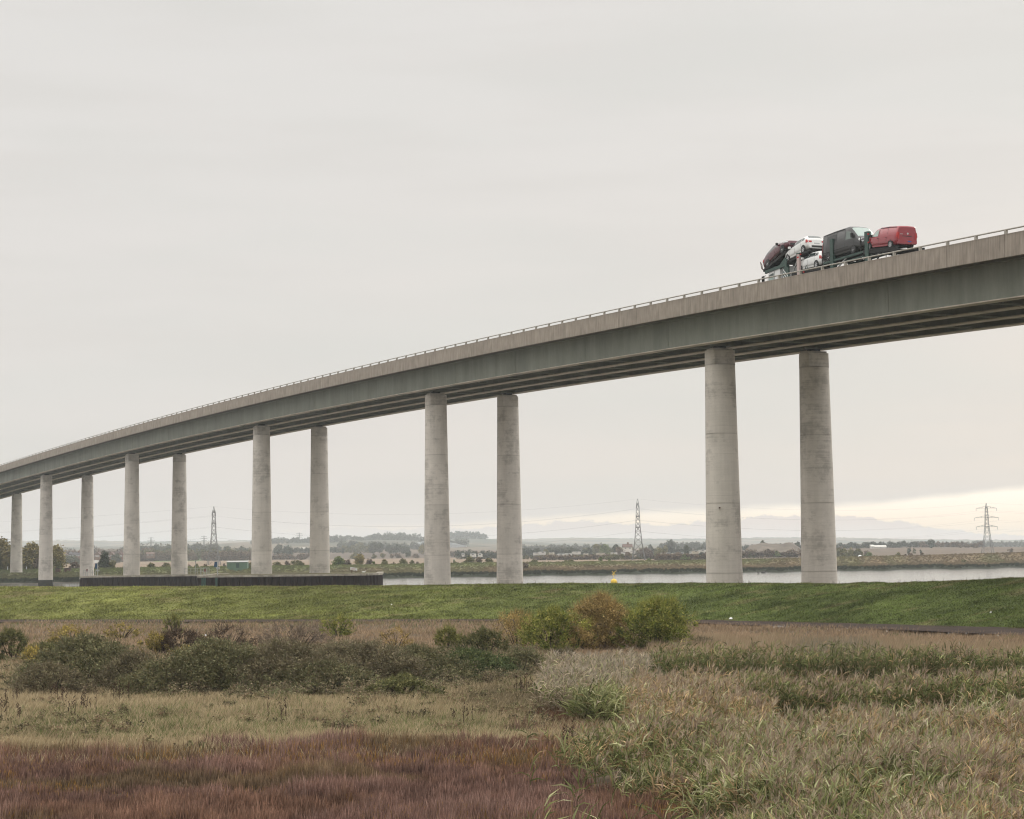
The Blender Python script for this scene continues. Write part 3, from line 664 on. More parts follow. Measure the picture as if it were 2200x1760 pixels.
#@@PART2@@
# ------------------------------------------------------------------ caissons of sheet piles round the river piers
def caisson(name, label, front, back, ztop, label2=None):
    """front: list of plan points (near edge, left to right); back: the far edge, right to left"""
    root = empty(name, (front[0][0], front[0][1], 0)); O = Vector(root.location); tag(root, label, 'river wall')
    loop = front + back; n = len(loop)
    b = MB(); b.add([(x - O.x, y - O.y, ztop - .06) for x, y in loop], [tuple(range(n))]); b.build('turf_top', M['rough_turf'], root)
    pile = MB()
    prof = [(-.5, 0), (-.38, 0), (-.27, -.34), (.27, -.34), (.38, 0), (.5, 0)]
    vs = [(x, y, z) for z in (-4.8, -.28) for x, y in prof]
    pile.add(vs, [(i, i + 1, 7 + i, 6 + i) for i in range(5)])
    pile.add([(x, y + .03, z) for x, y, z in vs], [(i + 1, i, 6 + i, 7 + i) for i in range(5)])
    pme_ = pile.mesh('sheet_pile', M['pile'])
    segs = [(front[i], front[i + 1]) for i in range(len(front) - 1)] + [(front[-1], back[0])] + [(back[-1], front[0])]
    for a, c in segs:
        a = Vector((*a, 0)); c = Vector((*c, 0)); d = (c - a); Ln = d.length; d /= Ln; k = max(1, round(Ln / 1.02)); st = Ln / k
        ang = math.atan2(d.y, d.x)
        for j in range(k):
            p = a + d * (st * (j + .5)); o = bpy.data.objects.new('sheet_pile', pme_); COL.objects.link(o); o.parent = root
            o.location = (p.x - O.x, p.y - O.y, ztop + random.uniform(-.004, .004)); o.rotation_euler = (0, 0, ang); o.scale = (st / 1.0, 1, 1)
        # concrete capping beam, cast in lengths
        m_ = max(1, round(Ln / 6.0))
        for j in range(m_):
            p0 = a + d * (Ln * j / m_ + .012); p1 = a + d * (Ln * (j + 1) / m_ - .012); nrm = Vector((d.y, -d.x, 0))
            b = MB(); off = -O
            q = [p0 + nrm * .45, p1 + nrm * .45, p1 - nrm * .55, p0 - nrm * .55]; dz = random.uniform(-.015, .015)
            b.add([(v.x + off.x, v.y + off.y, z) for z in (ztop - .30, ztop + dz) for v in q], [(0, 3, 2, 1), (4, 5, 6, 7), (0, 1, 5, 4), (1, 2, 6, 5), (2, 3, 7, 6), (3, 0, 4, 7)])
            b.build('capping_beam', M['cap'], root)
    return root
D1 = 376.0; z1 = 3.0; D2 = 291.0; z2 = 3.82
def XD(x, D): return (X_at(x, D), D)
c1_ = caisson('pier_caisson', 'long dark sheet pile river wall with concrete cap under the third and fourth left piers', [XD(176, D1), XD(300, D1 + 1), XD(455, D1 + 3)], [XD(488, D1 + 24), XD(330, D1 + 30), XD(230, D1 + 22)], z1)
c2_ = caisson('pier_caisson', 'dark sheet pile river wall with rounded right end below the white notice board', [XD(430, D2), XD(600, D2), XD(740, D2 + .5), XD(785, D2 + 1.6), XD(806, D2 + 4), XD(815, D2 + 8)], [XD(818, D2 + 26), XD(640, D2 + 36), XD(470, D2 + 30)], z2)
def guard_rail(label, pts, z, hgt=1.15, red=None):
    root = empty('guard_rail', (pts[0][0], pts[0][1], z)); O = root.location.copy(); tag(root, label, 'railing')
    P3 = [Vector((x, y, z)) for x, y in pts]
    for p in P3:
        b = MB(); b.bar(p - O, p - O + Vector((0, 0, hgt)), .07); b.build('post', M['steel'], root)
    for h in (hgt, hgt * .55):
        b = MB()
        for i in range(len(P3) - 1): b.bar(P3[i] - O + Vector((0, 0, h)), P3[i + 1] - O + Vector((0, 0, h)), .05)
        b.build('bar', M['steel'], root)
guard_rail('pale handrail on the left corner of the left river wall', [XD(x, D1 + .9) for x in (179, 184, 189, 194, 199, 205)], z1)
guard_rail('pale handrail at the left end of the right river wall', [XD(x, D2 + .8) for x in (432, 438)] + [XD(x, D2 + 1.5) for x in (444, 449)], z2, 1.15)
guard_rail('thin handrail behind the right part of the left river wall', [XD(x, D1 + 9) for x in (396, 403, 410, 417, 424, 431, 438, 445)], z1)
M['faded'] = mat('faded_red_plastic', (.16, .035, .035), .6)
def red_box(x, D, z, y0, y1, label):
    a = at(x, y1, D); c = at(x, y0, D); h = c.z - a.z
    r = empty('life_ring_box', (a.x, D, z)); tag(r, label, 'lifebuoy')
    b = MB(); b.bar((0, 0, 0), (0, 0, a.z - z), .06); b.build('post', M['steel'], r)
    b = MB(); b.box((-.13, -.1, a.z - z), (.13, .12, a.z - z + h)); b.build('housing', M['faded'], r)
red_box(187, D1 + 1.6, z1, 1223, 1228, 'small red lifebuoy box by the handrail beside the second left pier')
red_box(440, D2 + 1.9, z2, 1223, 1229, 'small red lifebuoy box at the corner of the right river wall')
def marker(x, D, z, y0, y1, label):
    top = at(x, y0, D); bot = at(x, y1, D); h0 = bot.z - z; h1 = top.z - z
    r = empty('navigation_mark', (top.x, D, z)); tag(r, label, 'sign')
    b = MB(); b.bar((.42, 0, -.3), (.42, 0, h1 + .1), .13); b.build('post', M['steel'], r)
    b = MB(); w0, w1 = .62, .38
    b.add([(-.15, -.06, h0), (.38, -.06, h0), (.38, -.06, h1), (-.02, -.06, h1), (-.25, .8, h0), (.38, .8, h0), (.38, .8, h1), (-.02, .8, h1)], [(0, 1, 2, 3), (7, 6, 5, 4), (0, 4, 5, 1), (1, 5, 6, 2), (2, 6, 7, 3), (3, 7, 4, 0)])
    b.build('board', M['bluesign'], r)
    b = MB(); b.box((.2, -.15, .9), (.75, .1, 1.25)); b.build('lamp_box', M['steel'], r)
marker(205, D1 + 1.2, z1, 1210.5, 1222, 'blue board on a grey post on the left river wall')
marker(461.5, D2 + 1.0, z2, 1207, 1219, 'blue board on a grey post near the join of the two river walls')
for x, y0 in ((420.3, 1207),):
    a = at(x, y0, D1 + 10); r = empty('slim_pole', (a.x, D1 + 10, z1)); tag(r, 'thin pale pole rising from the left river wall beside its handrail', 'pole'); b = MB(); b.bar((0, 0, 0), (0, 0, a.z - z1), .1); b.build('shaft', M['steel'], r); b = MB(); b.box((-.12, -.12, a.z - z1), (.12, .12, a.z - z1 + .2)); b.build('tip', M['steel'], r)
# timber fenders at the near wall join
for x in (435, 440, 465):
    X, D = XD(x, D2 - .75); b = MB(); b.bar((X, D, -.2), (X, D, z2 - .35), .3); o = b.build('fender_post', M['greenm']); tag(o, 'weathered %s fender post standing against the right river wall' % {435: 'leftmost', 440: 'middle', 465: 'rightmost'}[x], 'post', 'fender posts at the wall join')
# white notice board
a = at(752.5, 1225.5, D2 + 12); c = at(767.5, 1218.5, D2 + 12); r = empty('notice_board', ((a.x + c.x) / 2, D2 + 12, z2 - .05)); tag(r, 'white notice board on two short posts on the river wall', 'sign')
hw = (c.x - a.x) / 2; z0_ = a.z - z2; zt_ = c.z - z2
for sx in (-.5, .5): b = MB(); b.bar((sx * hw * 1.2, 0, 0), (sx * hw * 1.2, 0, z0_ + .1), .09); b.build('leg', M['rust'], r)
b = MB(); b.add([(-hw, -.04, z0_ + .12), (hw, -.04, z0_ - .05), (hw, -.04, zt_ - .1), (-hw, -.04, zt_ + .08), (-hw, .02, z0_ + .12), (hw, .02, z0_ - .05), (hw, .02, zt_ - .1), (-hw, .02, zt_ + .08)], [(0, 1, 2, 3), (7, 6, 5, 4), (0, 4, 5, 1), (1, 5, 6, 2), (2, 6, 7, 3), (3, 7, 4, 0)]); b.build('board', M['litter'], r)
M['print'] = mat('faded_red_print', (.45, .25, .25), .7)
for i in range(2):
    b = MB(); zz = zt_ - .2 - .16 * i; b.box((-hw * .7, -.05, zz - .04), (hw * (.6 - .2 * i), -.043, zz + .02)); b.build('print_line', M['print'], r)
# birds
def bird(name, loc, s, m, label, ang=0, group=None):
    b = MB()
    b.lathe([(.01, -.28), (.06, -.22), (.1, -.08), (.11, .04), (.08, .16), (.045, .22), (.04, .25)], 10, axis='x', c=(0, 0, .14))
    b.lathe([(.01, .19), (.05, .22), (.055, .27), (.03, .31), (.008, .38)], 8, axis='x', c=(0, 0, .24))
    b.bar((.18, 0, .17), (.25, 0, .25), .08)
    b.v = [(x * s, y * s, z * s) for x, y, z in b.v]
    o = b.build(name, m, None, loc); o.rotation_euler = (0, 0, ang); tag(o, label, 'bird', group); return o
bird('seagull', XD(781, D2 + 10) + (z2,), 1.15, M['bird'], 'white gull standing on the river wall right of the notice board', .2)
for i, (x, y, wd) in enumerate([(1640, 1232.2, 'right'), (1629, 1233.2, 'left'), (1661, 1229.5, 'far right'), (1642.5, 1230.8, 'upper')]):
    X, D = onz(x, y, 0); bird('duck', (float(X), float(D), .0), 2.3, M['duckm'], 'dark duck on the river between the two rightmost piers, the %s one' % wd, i, 'ducks on the river')
# yellow buoy
X, D = onz(1319, 1254.5, 0); X = float(X); D = float(D); r = empty('mooring_buoy', (X, D, 0)); tag(r, 'round yellow buoy with a cross topmark floating on the river', 'buoy')
R_ = 7.0 * D / F; b = MB(); b.lathe([(R_ * math.sin(t), R_ * .55 - R_ * math.cos(t)) for t in np.linspace(.05, 3.09, 14)], 20); b.build('float', M['yellow'], r)
b = MB(); b.bar((0, 0, R_), (0, 0, R_ * 3), .1); b.build('pole', M['yellow'], r)
b = MB(); b.bar((-.35, 0, R_ * 2.7), (.35, 0, R_ * 3.8), .1); b.bar((.35, 0.005, R_ * 2.7), (-.35, .005, R_ * 3.8), .1); b.build('topmark', M['yellow'], r)

# ------------------------------------------------------------------ vehicles
class Shell:
    """car body lofted over vertical cross sections; st = (x, zbot, wbot, zbelt, wbelt, zedge, wedge, ztop)"""
    def __init__(s, st): s.st = st; s.xs = [q[0] for q in st]
    def row(s, x):
        a = [float(np.interp(x, s.xs, [q[i] for q in s.st])) for i in range(8)]
        _, zb, wb, zl, wl, ze, we, zt = a
        zm = zb + (zl - zb) * .45; wm = max(wb, wl) * 1.012
        return [(0, zb), (wb * .97, zb), (wm, zm), (wl, zl), (we, ze), (we * .82, ze + (zt - ze) * .72), (0, zt)]
    def pt(s, x, v, side):
        r = s.row(x); i = min(int(v), 5); f = v - i
        y = r[i][0] * (1 - f) + r[i + 1][0] * f; z = r[i][1] * (1 - f) + r[i + 1][1] * f
        return Vector((x, side * y, z))
    def body(s, nsub=3):
        b = MB(); xs = []
        for i in range(len(s.xs) - 1): xs += [s.xs[i] + (s.xs[i + 1] - s.xs[i]) * j / nsub for j in range(nsub)]
        xs.append(s.xs[-1]); vs = []
        for x in xs:
            r = s.row(x); ring = [(x, y, z) for y, z in r] + [(x, -y, z) for y, z in r[-2:0:-1]]
            vs += ring
        n = 12; fs = [(i * n + k, i * n + (k + 1) % n, (i + 1) * n + (k + 1) % n, (i + 1) * n + k) for i in range(len(xs) - 1) for k in range(n)]
        fs += [tuple(range(n))[::-1], tuple(range(n * (len(xs) - 1), n * len(xs)))]
        b.add(vs, fs); b.sm = [True] * (len(fs) - 2) + [False, False]; return b
    def patch(s, x0, x1, v0, v1, side, off=.012, x0b=None, x1b=None, nx=5, nv=4):
        """x0,x1 at v0; x0b,x1b at v1"""
        x0b = x0 if x0b is None else x0b; x1b = x1 if x1b is None else x1b
        b = MB(); g = []
        for j in range(nv + 1):
            f = j / nv; v = v0 + (v1 - v0) * f
            for i in range(nx + 1):
                h = i / nx; x = (x0 + (x1 - x0) * h) * (1 - f) + (x0b + (x1b - x0b) * h) * f
                p = s.pt(x, v, side); e = 1e-2
                du = s.pt(x + e, v, side) - s.pt(x - e, v, side); dv = s.pt(x, min(v + .05, 6), side) - s.pt(x, max(v - .05, 0), side)
                nrm = du.cross(dv); nrm = nrm.normalized() if nrm.length > 1e-9 else Vector((0, side, 0))
                if (side > 0 and nrm.y < -1e-4) or (side < 0 and nrm.y > 1e-4): nrm = -nrm
                if abs(nrm.y) < .3 and nrm.z < 0: nrm = -nrm
                g.append(p + nrm * off)
        fs = [(j * (nx + 1) + i, j * (nx + 1) + i + 1, (j + 1) * (nx + 1) + i + 1, (j + 1) * (nx + 1) + i) for j in range(nv) for i in range(nx)]
        b.add(g, fs, True); return b
def wheel(root, x, y, r, side, spokes=5):
    w = empty('wheel', (x, y, r)); w.parent = root; w.name = 'wheel'
    b = MB(); b.lathe([(r * .62, -.1), (r * .97, -.1), (r, -.06), (r, .07), (r * .96, .1), (r * .64, .1)], 28, axis='y', capA=True, capB=False); b.build('tyre', M['dark'], w)
    b = MB(); yo = .085 * side
    b.lathe([(r * .66, yo - .02), (r * .66, yo + .012 * side), (r * .58, yo + .012 * side), (r * .58, yo - .02)], 28, axis='y', capA=False, capB=False)
    for k in range(spokes):
        t = 2 * math.pi * k / spokes + .3; b.bar((0, yo, 0), (math.cos(t) * r * .61, yo, math.sin(t) * r * .61), r * .17 if spokes < 7 else r * .1, .03, Vector((0, 1, 0)))
    b.lathe([(r * .15, yo - .01), (r * .13, yo + .02 * side)], 12, axis='y'); b.build('rim', M['rim'], w)
    b = MB(); b.lathe([(r * .6, -.02), (r * .6, .02)], 20, axis='y', c=(0, yo - .05 * side, 0)); b.build('brake_disc', M['under'], w)
def arch(root, sh, x, r, side, paint=None):
    b = MB(); n = 18; vs = []; y = abs(sh.pt(x, 2, side).y) + .006
    for k in range(n + 1):
        t = math.pi * (-.08 + 1.16 * k / n); vs.append((x + math.cos(t) * r * 1.17, side * y, r + math.sin(t) * r * 1.17))
    b.add(vs + [(x, side * y, r)], [(k, k + 1, n + 1) for k in range(n)]); b.build('wheel_arch', M['under'], root)
def make_vehicle(name, label, paint, kind, loc, fwd, near_side):
    """fwd: unit vector of travel; near_side = +1 when the left flank faces the camera"""
    up = Vector((0, 0, 1)); y = up.cross(fwd).normalized(); z = fwd.cross(y)
    R = Matrix((fwd, y, z)).transposed()
    root = empty(name, loc, R.to_quaternion()); tag(root, label, 'van' if 'van' in kind else 'car')
    if kind == 'hatch':
        L_, r, ax = 4.05, .31, (-1.27, 1.30)
        st = [(-2.02, .32, .70, .78, .74, .86, .70, .90), (-1.96, .26, .82, .90, .84, 1.02, .70, 1.08), (-1.62, .22, .84, .96, .86, 1.30, .62, 1.38), (-1.2, .2, .85, .97, .87, 1.37, .62, 1.46), (-.2, .2, .85, .95, .87, 1.39, .63, 1.47), (.45, .2, .85, .93, .87, 1.28, .60, 1.36), (1.12, .2, .84, .90, .84, .93, .76, .99), (1.75, .22, .80, .78, .78, .82, .68, .87), (2.0, .3, .62, .62, .62, .66, .56, .70)]
        wins = [(-.93, .08, -.93, -.02), (.14, .88, .14, .48)]; quarter = [(-1.5, -1.02, -1.35, -1.02)]
        wind = (.50, 1.10); rearw = (-1.90, -1.64); mir = (.78, .96); tl = (-2.0, -1.72, 2.45, 3.25); hl = (1.55, 1.95, 2.6, 3.4)
    elif kind == 'suv':
        L_, r, ax = 4.2, .34, (-1.3, 1.28)
        st = [(-2.1, .36, .72, .86, .76, .96, .72, 1.0), (-2.02, .30, .86, .98, .88, 1.12, .72, 1.18), (-1.7, .28, .88, 1.04, .89, 1.42, .64, 1.50), (-1.2, .26, .89, 1.05, .90, 1.48, .64, 1.58), (-.2, .26, .89, 1.03, .90, 1.50, .65, 1.59), (.4, .26, .89, 1.01, .90, 1.40, .62, 1.49), (1.08, .26, .88, .98, .88, 1.02, .80, 1.08), (1.8, .28, .84, .86, .82, .92, .72, .97), (2.1, .36, .66, .68, .66, .74, .60, .78)]
        wins = [(-.95, .05, -.95, -.05), (.12, .88, .12, .45)]; quarter = [(-1.6, -1.05, -1.42, -1.05)]
        wind = (.46, 1.05); rearw = (-2.0, -1.72); mir = (.75, 1.04); tl = (-2.08, -1.8, 2.5, 3.3); hl = (1.55, 2.05, 2.6, 3.4)
    elif kind == 'large van':
        L_, r, ax = 5.98, .345, (-1.95, 1.69)
        st = [(-2.95, .45, .86, 1.22, .96, 2.16, .80, 2.25), (-2.90, .38, .92, 1.22, 1.0, 2.24, .84, 2.34), (-1.0, .36, .96, 1.22, 1.02, 2.28, .86, 2.40), (.9, .36, .96, 1.22, 1.02, 2.27, .86, 2.39), (1.25, .36, .96, 1.22, 1.01, 2.14, .84, 2.30), (1.55, .36, .96, 1.22, 1.0, 1.9, .82, 2.03), (2.22, .36, .95, 1.2, .97, 1.29, .84, 1.38), (2.75, .36, .93, 1.0, .92, 1.08, .78, 1.16), (2.98, .42, .80, .80, .80, .88, .72, .93)]
        wins = [(.62, 1.75, .62, 1.30)]; quarter = []
        wind = (1.32, 2.18); rearw = None; mir = (1.65, 1.35); tl = (-2.94, -2.86, 2.3, 3.35); hl = (2.42, 2.9, 2.7, 3.5)
    else:   # small van
        L_, r, ax = 4.85, .32, (-1.55, 1.42)
        st = [(-2.38, .45, .80, .98, .86, 1.56, .72, 1.63), (-2.32, .34, .87, .98, .89, 1.64, .73, 1.72), (-1.2, .26, .88, .98, .90, 1.68, .74, 1.77), (.1, .24, .88, .98, .90, 1.65, .73, 1.75), (.6, .24, .88, .98, .90, 1.54, .70, 1.66), (1.38, .24, .87, .98, .88, 1.05, .78, 1.14), (1.95, .26, .84, .86, .83, .92, .72, .98), (2.36, .36, .68, .66, .68, .72, .6, .76)]
        wins = [(.22, 1.12, .22, .78)]; quarter = []
        wind = (.66, 1.34); rearw = None; mir = (1.1, 1.02); tl = (-2.43, -2.28, 2.6, 3.42); hl = (1.75, 2.25, 2.6, 3.4)
    sh = Shell(st); sh.body().build('body', paint, root)
    gl = M['glass']; seen = M['glasslit'] if kind == 'small van' else (M['glassmid'] if kind == 'large van' else gl)
    for sd_ in (-1, 1):
        for (a, b_, c, d) in wins:
            v0, v1 = (3.12, 3.86) if 'van' not in kind else ((3.1, 3.72) if kind == 'large van' else (3.08, 3.86))
            sh.patch(a, b_, v0, v1, sd_, .012, c, d).build('side_window', seen, root)
        for (a, b_, c, d) in quarter: sh.patch(a, b_, 3.15, 3.8, sd_, .012, c, d).build('side_window', gl, root)
        sh.patch(hl[0], hl[1], hl[2], hl[3], sd_, .014).build('headlight', M['lightclear'], root)
        sh.patch(tl[0], tl[1], tl[2], tl[3], sd_, .014).build('tail_light', M['lightred'], root)
        y0_ = abs(sh.pt(mir[0], 3, sd_).y)
        b = MB(); b.box((mir[0] - .08, sd_ * (y0_ + .06) - .09, mir[1]), (mir[0] + .08, sd_ * (y0_ + .06) + .09, mir[1] + (.17 if kind != 'large van' else .34))); b.build('wing_mirror', paint if kind == 'hatch' else M['under'], root)
        for xa in ax:
            arch(root, sh, xa, r, sd_); wheel(root, xa, sd_ * (abs(sh.pt(xa, 2, 1).y) - .075), r, sd_, 10 if kind == 'small van' else 5)
        # sill strip, door seams, handles
        b = sh.patch(ax[0] + r * 1.25, ax[1] - r * 1.25, 1.02, 1.35, sd_, .01); b.build('sill', M['under'] if kind == 'suv' else paint, root)
        seams = {'hatch': (-.97, .1, .98), 'suv': (-.98, .08, .98), 'large van': (-2.2, -.75, .5, 1.78), 'small van': (-1.05, .1, 1.2)}[kind]
        for xs_ in seams: sh.patch(xs_ - .012, xs_ + .012, 1.5, 3.9 if 'van' in kind else 3.05, sd_, .006, nx=1).build('door_seam', M['under'], root)
        for xs_ in ((-.62, .32) if kind in ('hatch', 'suv') else ((.55, -.6) if kind == 'large van' else (.22, -.9))): sh.patch(xs_ - .1, xs_ + .1, 2.72, 2.8, sd_, .02, nx=1, nv=1).build('door_handle', paint if kind != 'small van' else M['under'], root)
        if 'van' in kind:
            sh.patch(-2.2 if kind == 'small van' else -2.7, seams[-2] - .05, 3.92, 3.99, sd_, .02, nx=8, nv=1).build('roof_gutter', M['under'], root)
            sh.patch(-2.25 if kind == 'small van' else -2.7, .1 if kind == 'small van' else 1.0, 2.0, 2.1, sd_, .02, nx=8, nv=1).build('rubbing_strip', M['under'] if kind == 'large van' else paint, root)
        if kind == 'large van':
            sh.patch(-2.15, -.8, 3.1, 3.8, sd_, .006, nx=6).build('side_panel', paint, root)
    for sd_ in (-1, 1):
        sh.patch(wind[0], wind[1], 4.25, 6, sd_, .014, nx=6, nv=5).build('windscreen', M['glass'] if kind != 'large van' else M['glasslit'], root)
        if rearw: sh.patch(rearw[0], rearw[1], 4.6, 6, sd_, .014, nx=3, nv=4).build('rear_window', gl, root)
    xr = st[0][0]; q = st[0]
    b = MB()
    if 'van' in kind:
        b.box((xr - .012, -.012, q[1] + .15), (xr - .002, .012, q[5] - .05)) if kind == 'large van' else b.box((xr - .02, -.42, q[3] - .05), (xr - .002, .42, q[3] - .01))
        b.build('rear_door_seam', M['under'], root)
        for sd_ in (-1, 1):
            b = MB(); b.box((xr - .03, sd_ * (q[4] - .09) - .07, q[3] - .25), (xr + .02, sd_ * (q[4] - .09) + .07, q[3] + .22)); b.build('tail_light', M['lightred'], root)
        b = MB(); b.box((xr - .10, -q[2] - .02, q[1] - .08), (xr + .05, q[2] + .02, q[1] + .18)); b.build('rear_bumper', paint if kind == 'small van' else M['under'], root)
        if kind == 'small van':
            b = MB(); b.lathe([(.075, -.01), (.075, .01)], 16, axis='x', c=(xr - .012, -.05, q[3] + .16)); b.build('badge', M['rim'], root)
            b = MB(); b.box((xr - .112, -.32, q[1] + .06), (xr - .10, -.02, q[1] + .13)); b.build('plate_cover', M['plate_blue'], root)
            b = MB(); b.box((xr - .012, .38, q[3] + .1), (xr - .002, .62, q[3] + .13)); b.build('lettering', M['rim'], root)
    else:
        b = MB(); b.box((xr - .03, -.5, q[1] - .02), (xr + .1, .5, q[1] + .13)); b.build('rear_diffuser', M['under'], root)
        b = MB(); b.box((xr - .012, -.26, q[1] + .26), (xr - .002, .26, q[1] + .36)); b.build('plate_recess', M['silver'] if kind == 'hatch' else M['under'], root)
        for sd_ in (-1, 1):
            b = MB(); b.box((xr - .02, sd_ * (q[4] - .14) - .13, q[3] - .06), (xr + .03, sd_ * (q[4] - .14) + .13, q[3] + .06)); b.build('tail_light', M['lightred'], root)
    xf = st[-1][0]; q = st[-1]; b = MB(); b.box((xf - .04, -q[2] * .8, q[1] + .02), (xf + .015, q[2] * .8, q[3] - .12)); b.build('grille', M['under'], root)
    b = MB(); b.box((ax[0] - .6, -.7, .16), (ax[1] + .3, .7, st[3][1] + .02)); b.build('underbody', M['under'], root)
    return root, ax, r
LN = 2.6                                   # near flank of the load, from the parapet face
def TP(s, h, lat=0.0): return BP(s, P['opar'] + LN + lat, h)
def pose(kind, s_front, h_front, s_rear, h_rear):
    """place by the hubs of the near wheels"""
    r, xf, xr, hw = {'hatch': (.31, 1.30, -1.27, .86), 'suv': (.34, 1.28, -1.3, .89), 'large van': (.345, 1.69, -1.95, 1.0), 'small van': (.32, 1.42, -1.55, .9)}[kind]
    a = TP(s_front, h_front, hw); b_ = TP(s_rear, h_rear, hw); f = (a - b_).normalized()
    up = Vector((0, 0, 1)); y = up.cross(f).normalized(); z = f.cross(y)
    mid = (a + b_) / 2 - z * r - f * ((xf + xr) / 2); return mid, f
for nm, lab, paint, kind, sf, hf, sr_, hr_ in [
    ('loaded_car', 'dark red car tilted nose up over the lorry cab', M['wine'], 'suv', -14.47, 2.58, -12.07, 1.66),
    ('loaded_car', 'white hatchback sloping nose down on the upper deck behind the dark red car', M['white'], 'hatch', -15.35, 1.76, -17.88, 2.21),
    ('loaded_car', 'white hatchback standing level on the lower deck under the other white one', M['white'], 'hatch', -17.3, .72, -19.85, .76),
    ('loaded_van', 'dark grey high roof van facing up the bridge on the transporter', M['grey'], 'large van', -25.38, 1.28, -21.83, 1.09),
    ('loaded_van', 'bright red small van at the rear end of the transporter', M['red'], 'small van', -27.68, 1.30, -30.62, 1.11),
    ('loaded_car', 'pale grey car half hidden under the red van', M['silver'], 'hatch', -29.3, -.86, -31.85, -.86),
    ('loaded_car', 'silver car almost hidden behind the parapet under the grey van', M['silver'], 'hatch', -22.6, -1.02, -25.15, -1.0)]:
    loc, f = pose(kind, sf, hf, sr_, hr_); make_vehicle(nm, lab, paint, kind, loc, f, 1)
# the transporter itself
tr_ = empty('car_transporter', TP(-20, HR + .05, 1.2)); T0 = tr_.location.copy(); tag(tr_, 'long car transporter lorry with white cab and dark green posts driving down the bridge', 'lorry')
def tbox(name, s0, s1, l0, l1, h0, h1, m, shear=0, b=None):
    own = b is None; b = b or MB()
    vs = [TP(s_, h_ + (shear if s_ == s1 else 0), l_) - T0 for h_ in (h0, h1) for l_ in (l0, l1) for s_ in (s0, s1)]
    b.add(vs, [(0, 2, 3, 1), (4, 5, 7, 6), (0, 1, 5, 4), (2, 6, 7, 3), (0, 4, 6, 2), (1, 3, 7, 5)])
    return b.build(name, m, tr_) if own else b
# cab: front at s=-11.9 (leading), back at -14.0
b = MB(); sec = [(-11.75, -.75), (-11.75, -.1), (-12.05, .75), (-12.4, 1.12), (-14.0, 1.30), (-14.0, -.75)]
vs = [TP(s_, h_, l_) - T0 for l_ in (.02, 2.45) for s_, h_ in sec]; n = 6
b.add(vs, [tuple(range(n)), tuple(range(2 * n - 1, n - 1, -1))] + [(k_, n + k_, n + (k_ + 1) % n, (k_ + 1) % n) for k_ in range(n)]); cabo = b.build('cab', M['white'], tr_)
b = MB(); b.add([TP(s_, h_, .0) - T0 for s_, h_ in ((-12.1, .0), (-12.25, .70), (-12.95, .80), (-12.95, .02))], [(0, 1, 2, 3)]); b.add([TP(s_, h_, -.004) - T0 for s_, h_ in ((-12.16, .45), (-12.25, .69), (-12.93, .79), (-12.93, .42))], [(0, 1, 2, 3)]); o = b.build('cab_window', M['glasslit'], tr_)
b = MB(); b.add([TP(s_, h_, -.008) - T0 for s_, h_ in ((-12.16, .47), (-12.25, .69), (-12.93, .79), (-12.93, .44))], [(0, 1, 2, 3)]); b.build('window_shade', M['glass'], tr_)
b = MB(); b.add([TP(s_, h_, l_) - T0 for s_, h_, l_ in ((-11.74, -.05, .15), (-11.74, -.05, 2.3), (-12.04, .74, 2.25), (-12.04, .74, .2))], [(0, 1, 2, 3)]); b.build('windscreen', M['glass'], tr_)
tbox('wing_mirror', -11.5, -11.62, -.32, -.1, .0, .62, M['under']); tbox('mirror_arm', -11.6, -12.0, -.22, -.16, .62, .66, M['under'])
tbox('door_seam', -13.05, -13.07, -.003, .02, -.7, .95, M['under'])
tbox('bumper', -11.6, -11.76, .0, 2.45, -.85, -.4, M['under'])
tbox('chassis', -12.2, -20.8, .75, 1.65, -.62, -.36, M['under']); tbox('chassis', -22.0, -31.5, .75, 1.65, -.62, -.36, M['under'])
tbox('drawbar', -20.6, -22.2, 1.1, 1.3, -.6, -.45, M['under'])
for sx in (-12.7, -17.6, -18.7, -26.2, -27.4):
    for l_ in (.18, 2.2):
        w = empty('wheel', TP(sx, HR + .05 + .48, l_) - T0); w.parent = tr_; t_ = P['th'] + P['kap'] * sx; w.rotation_euler = (0, 0, t_ + math.pi)
        b = MB(); b.lathe([(.28, -.15), (.46, -.15), (.48, -.1), (.48, .1), (.46, .15), (.3, .15)], 24, axis='y'); b.build('tyre', M['dark'], w)
        b = MB(); b.lathe([(.27, -.152), (.27, .152)], 20, axis='y'); b.build('rim', M['steel'], w)
G = M['greenm']
def strut(name, a, c, w, m=G, h=None):
    b = MB(); b.bar(TP(*a) - T0, TP(*c) - T0, w, h); return b.build(name, m, tr_)
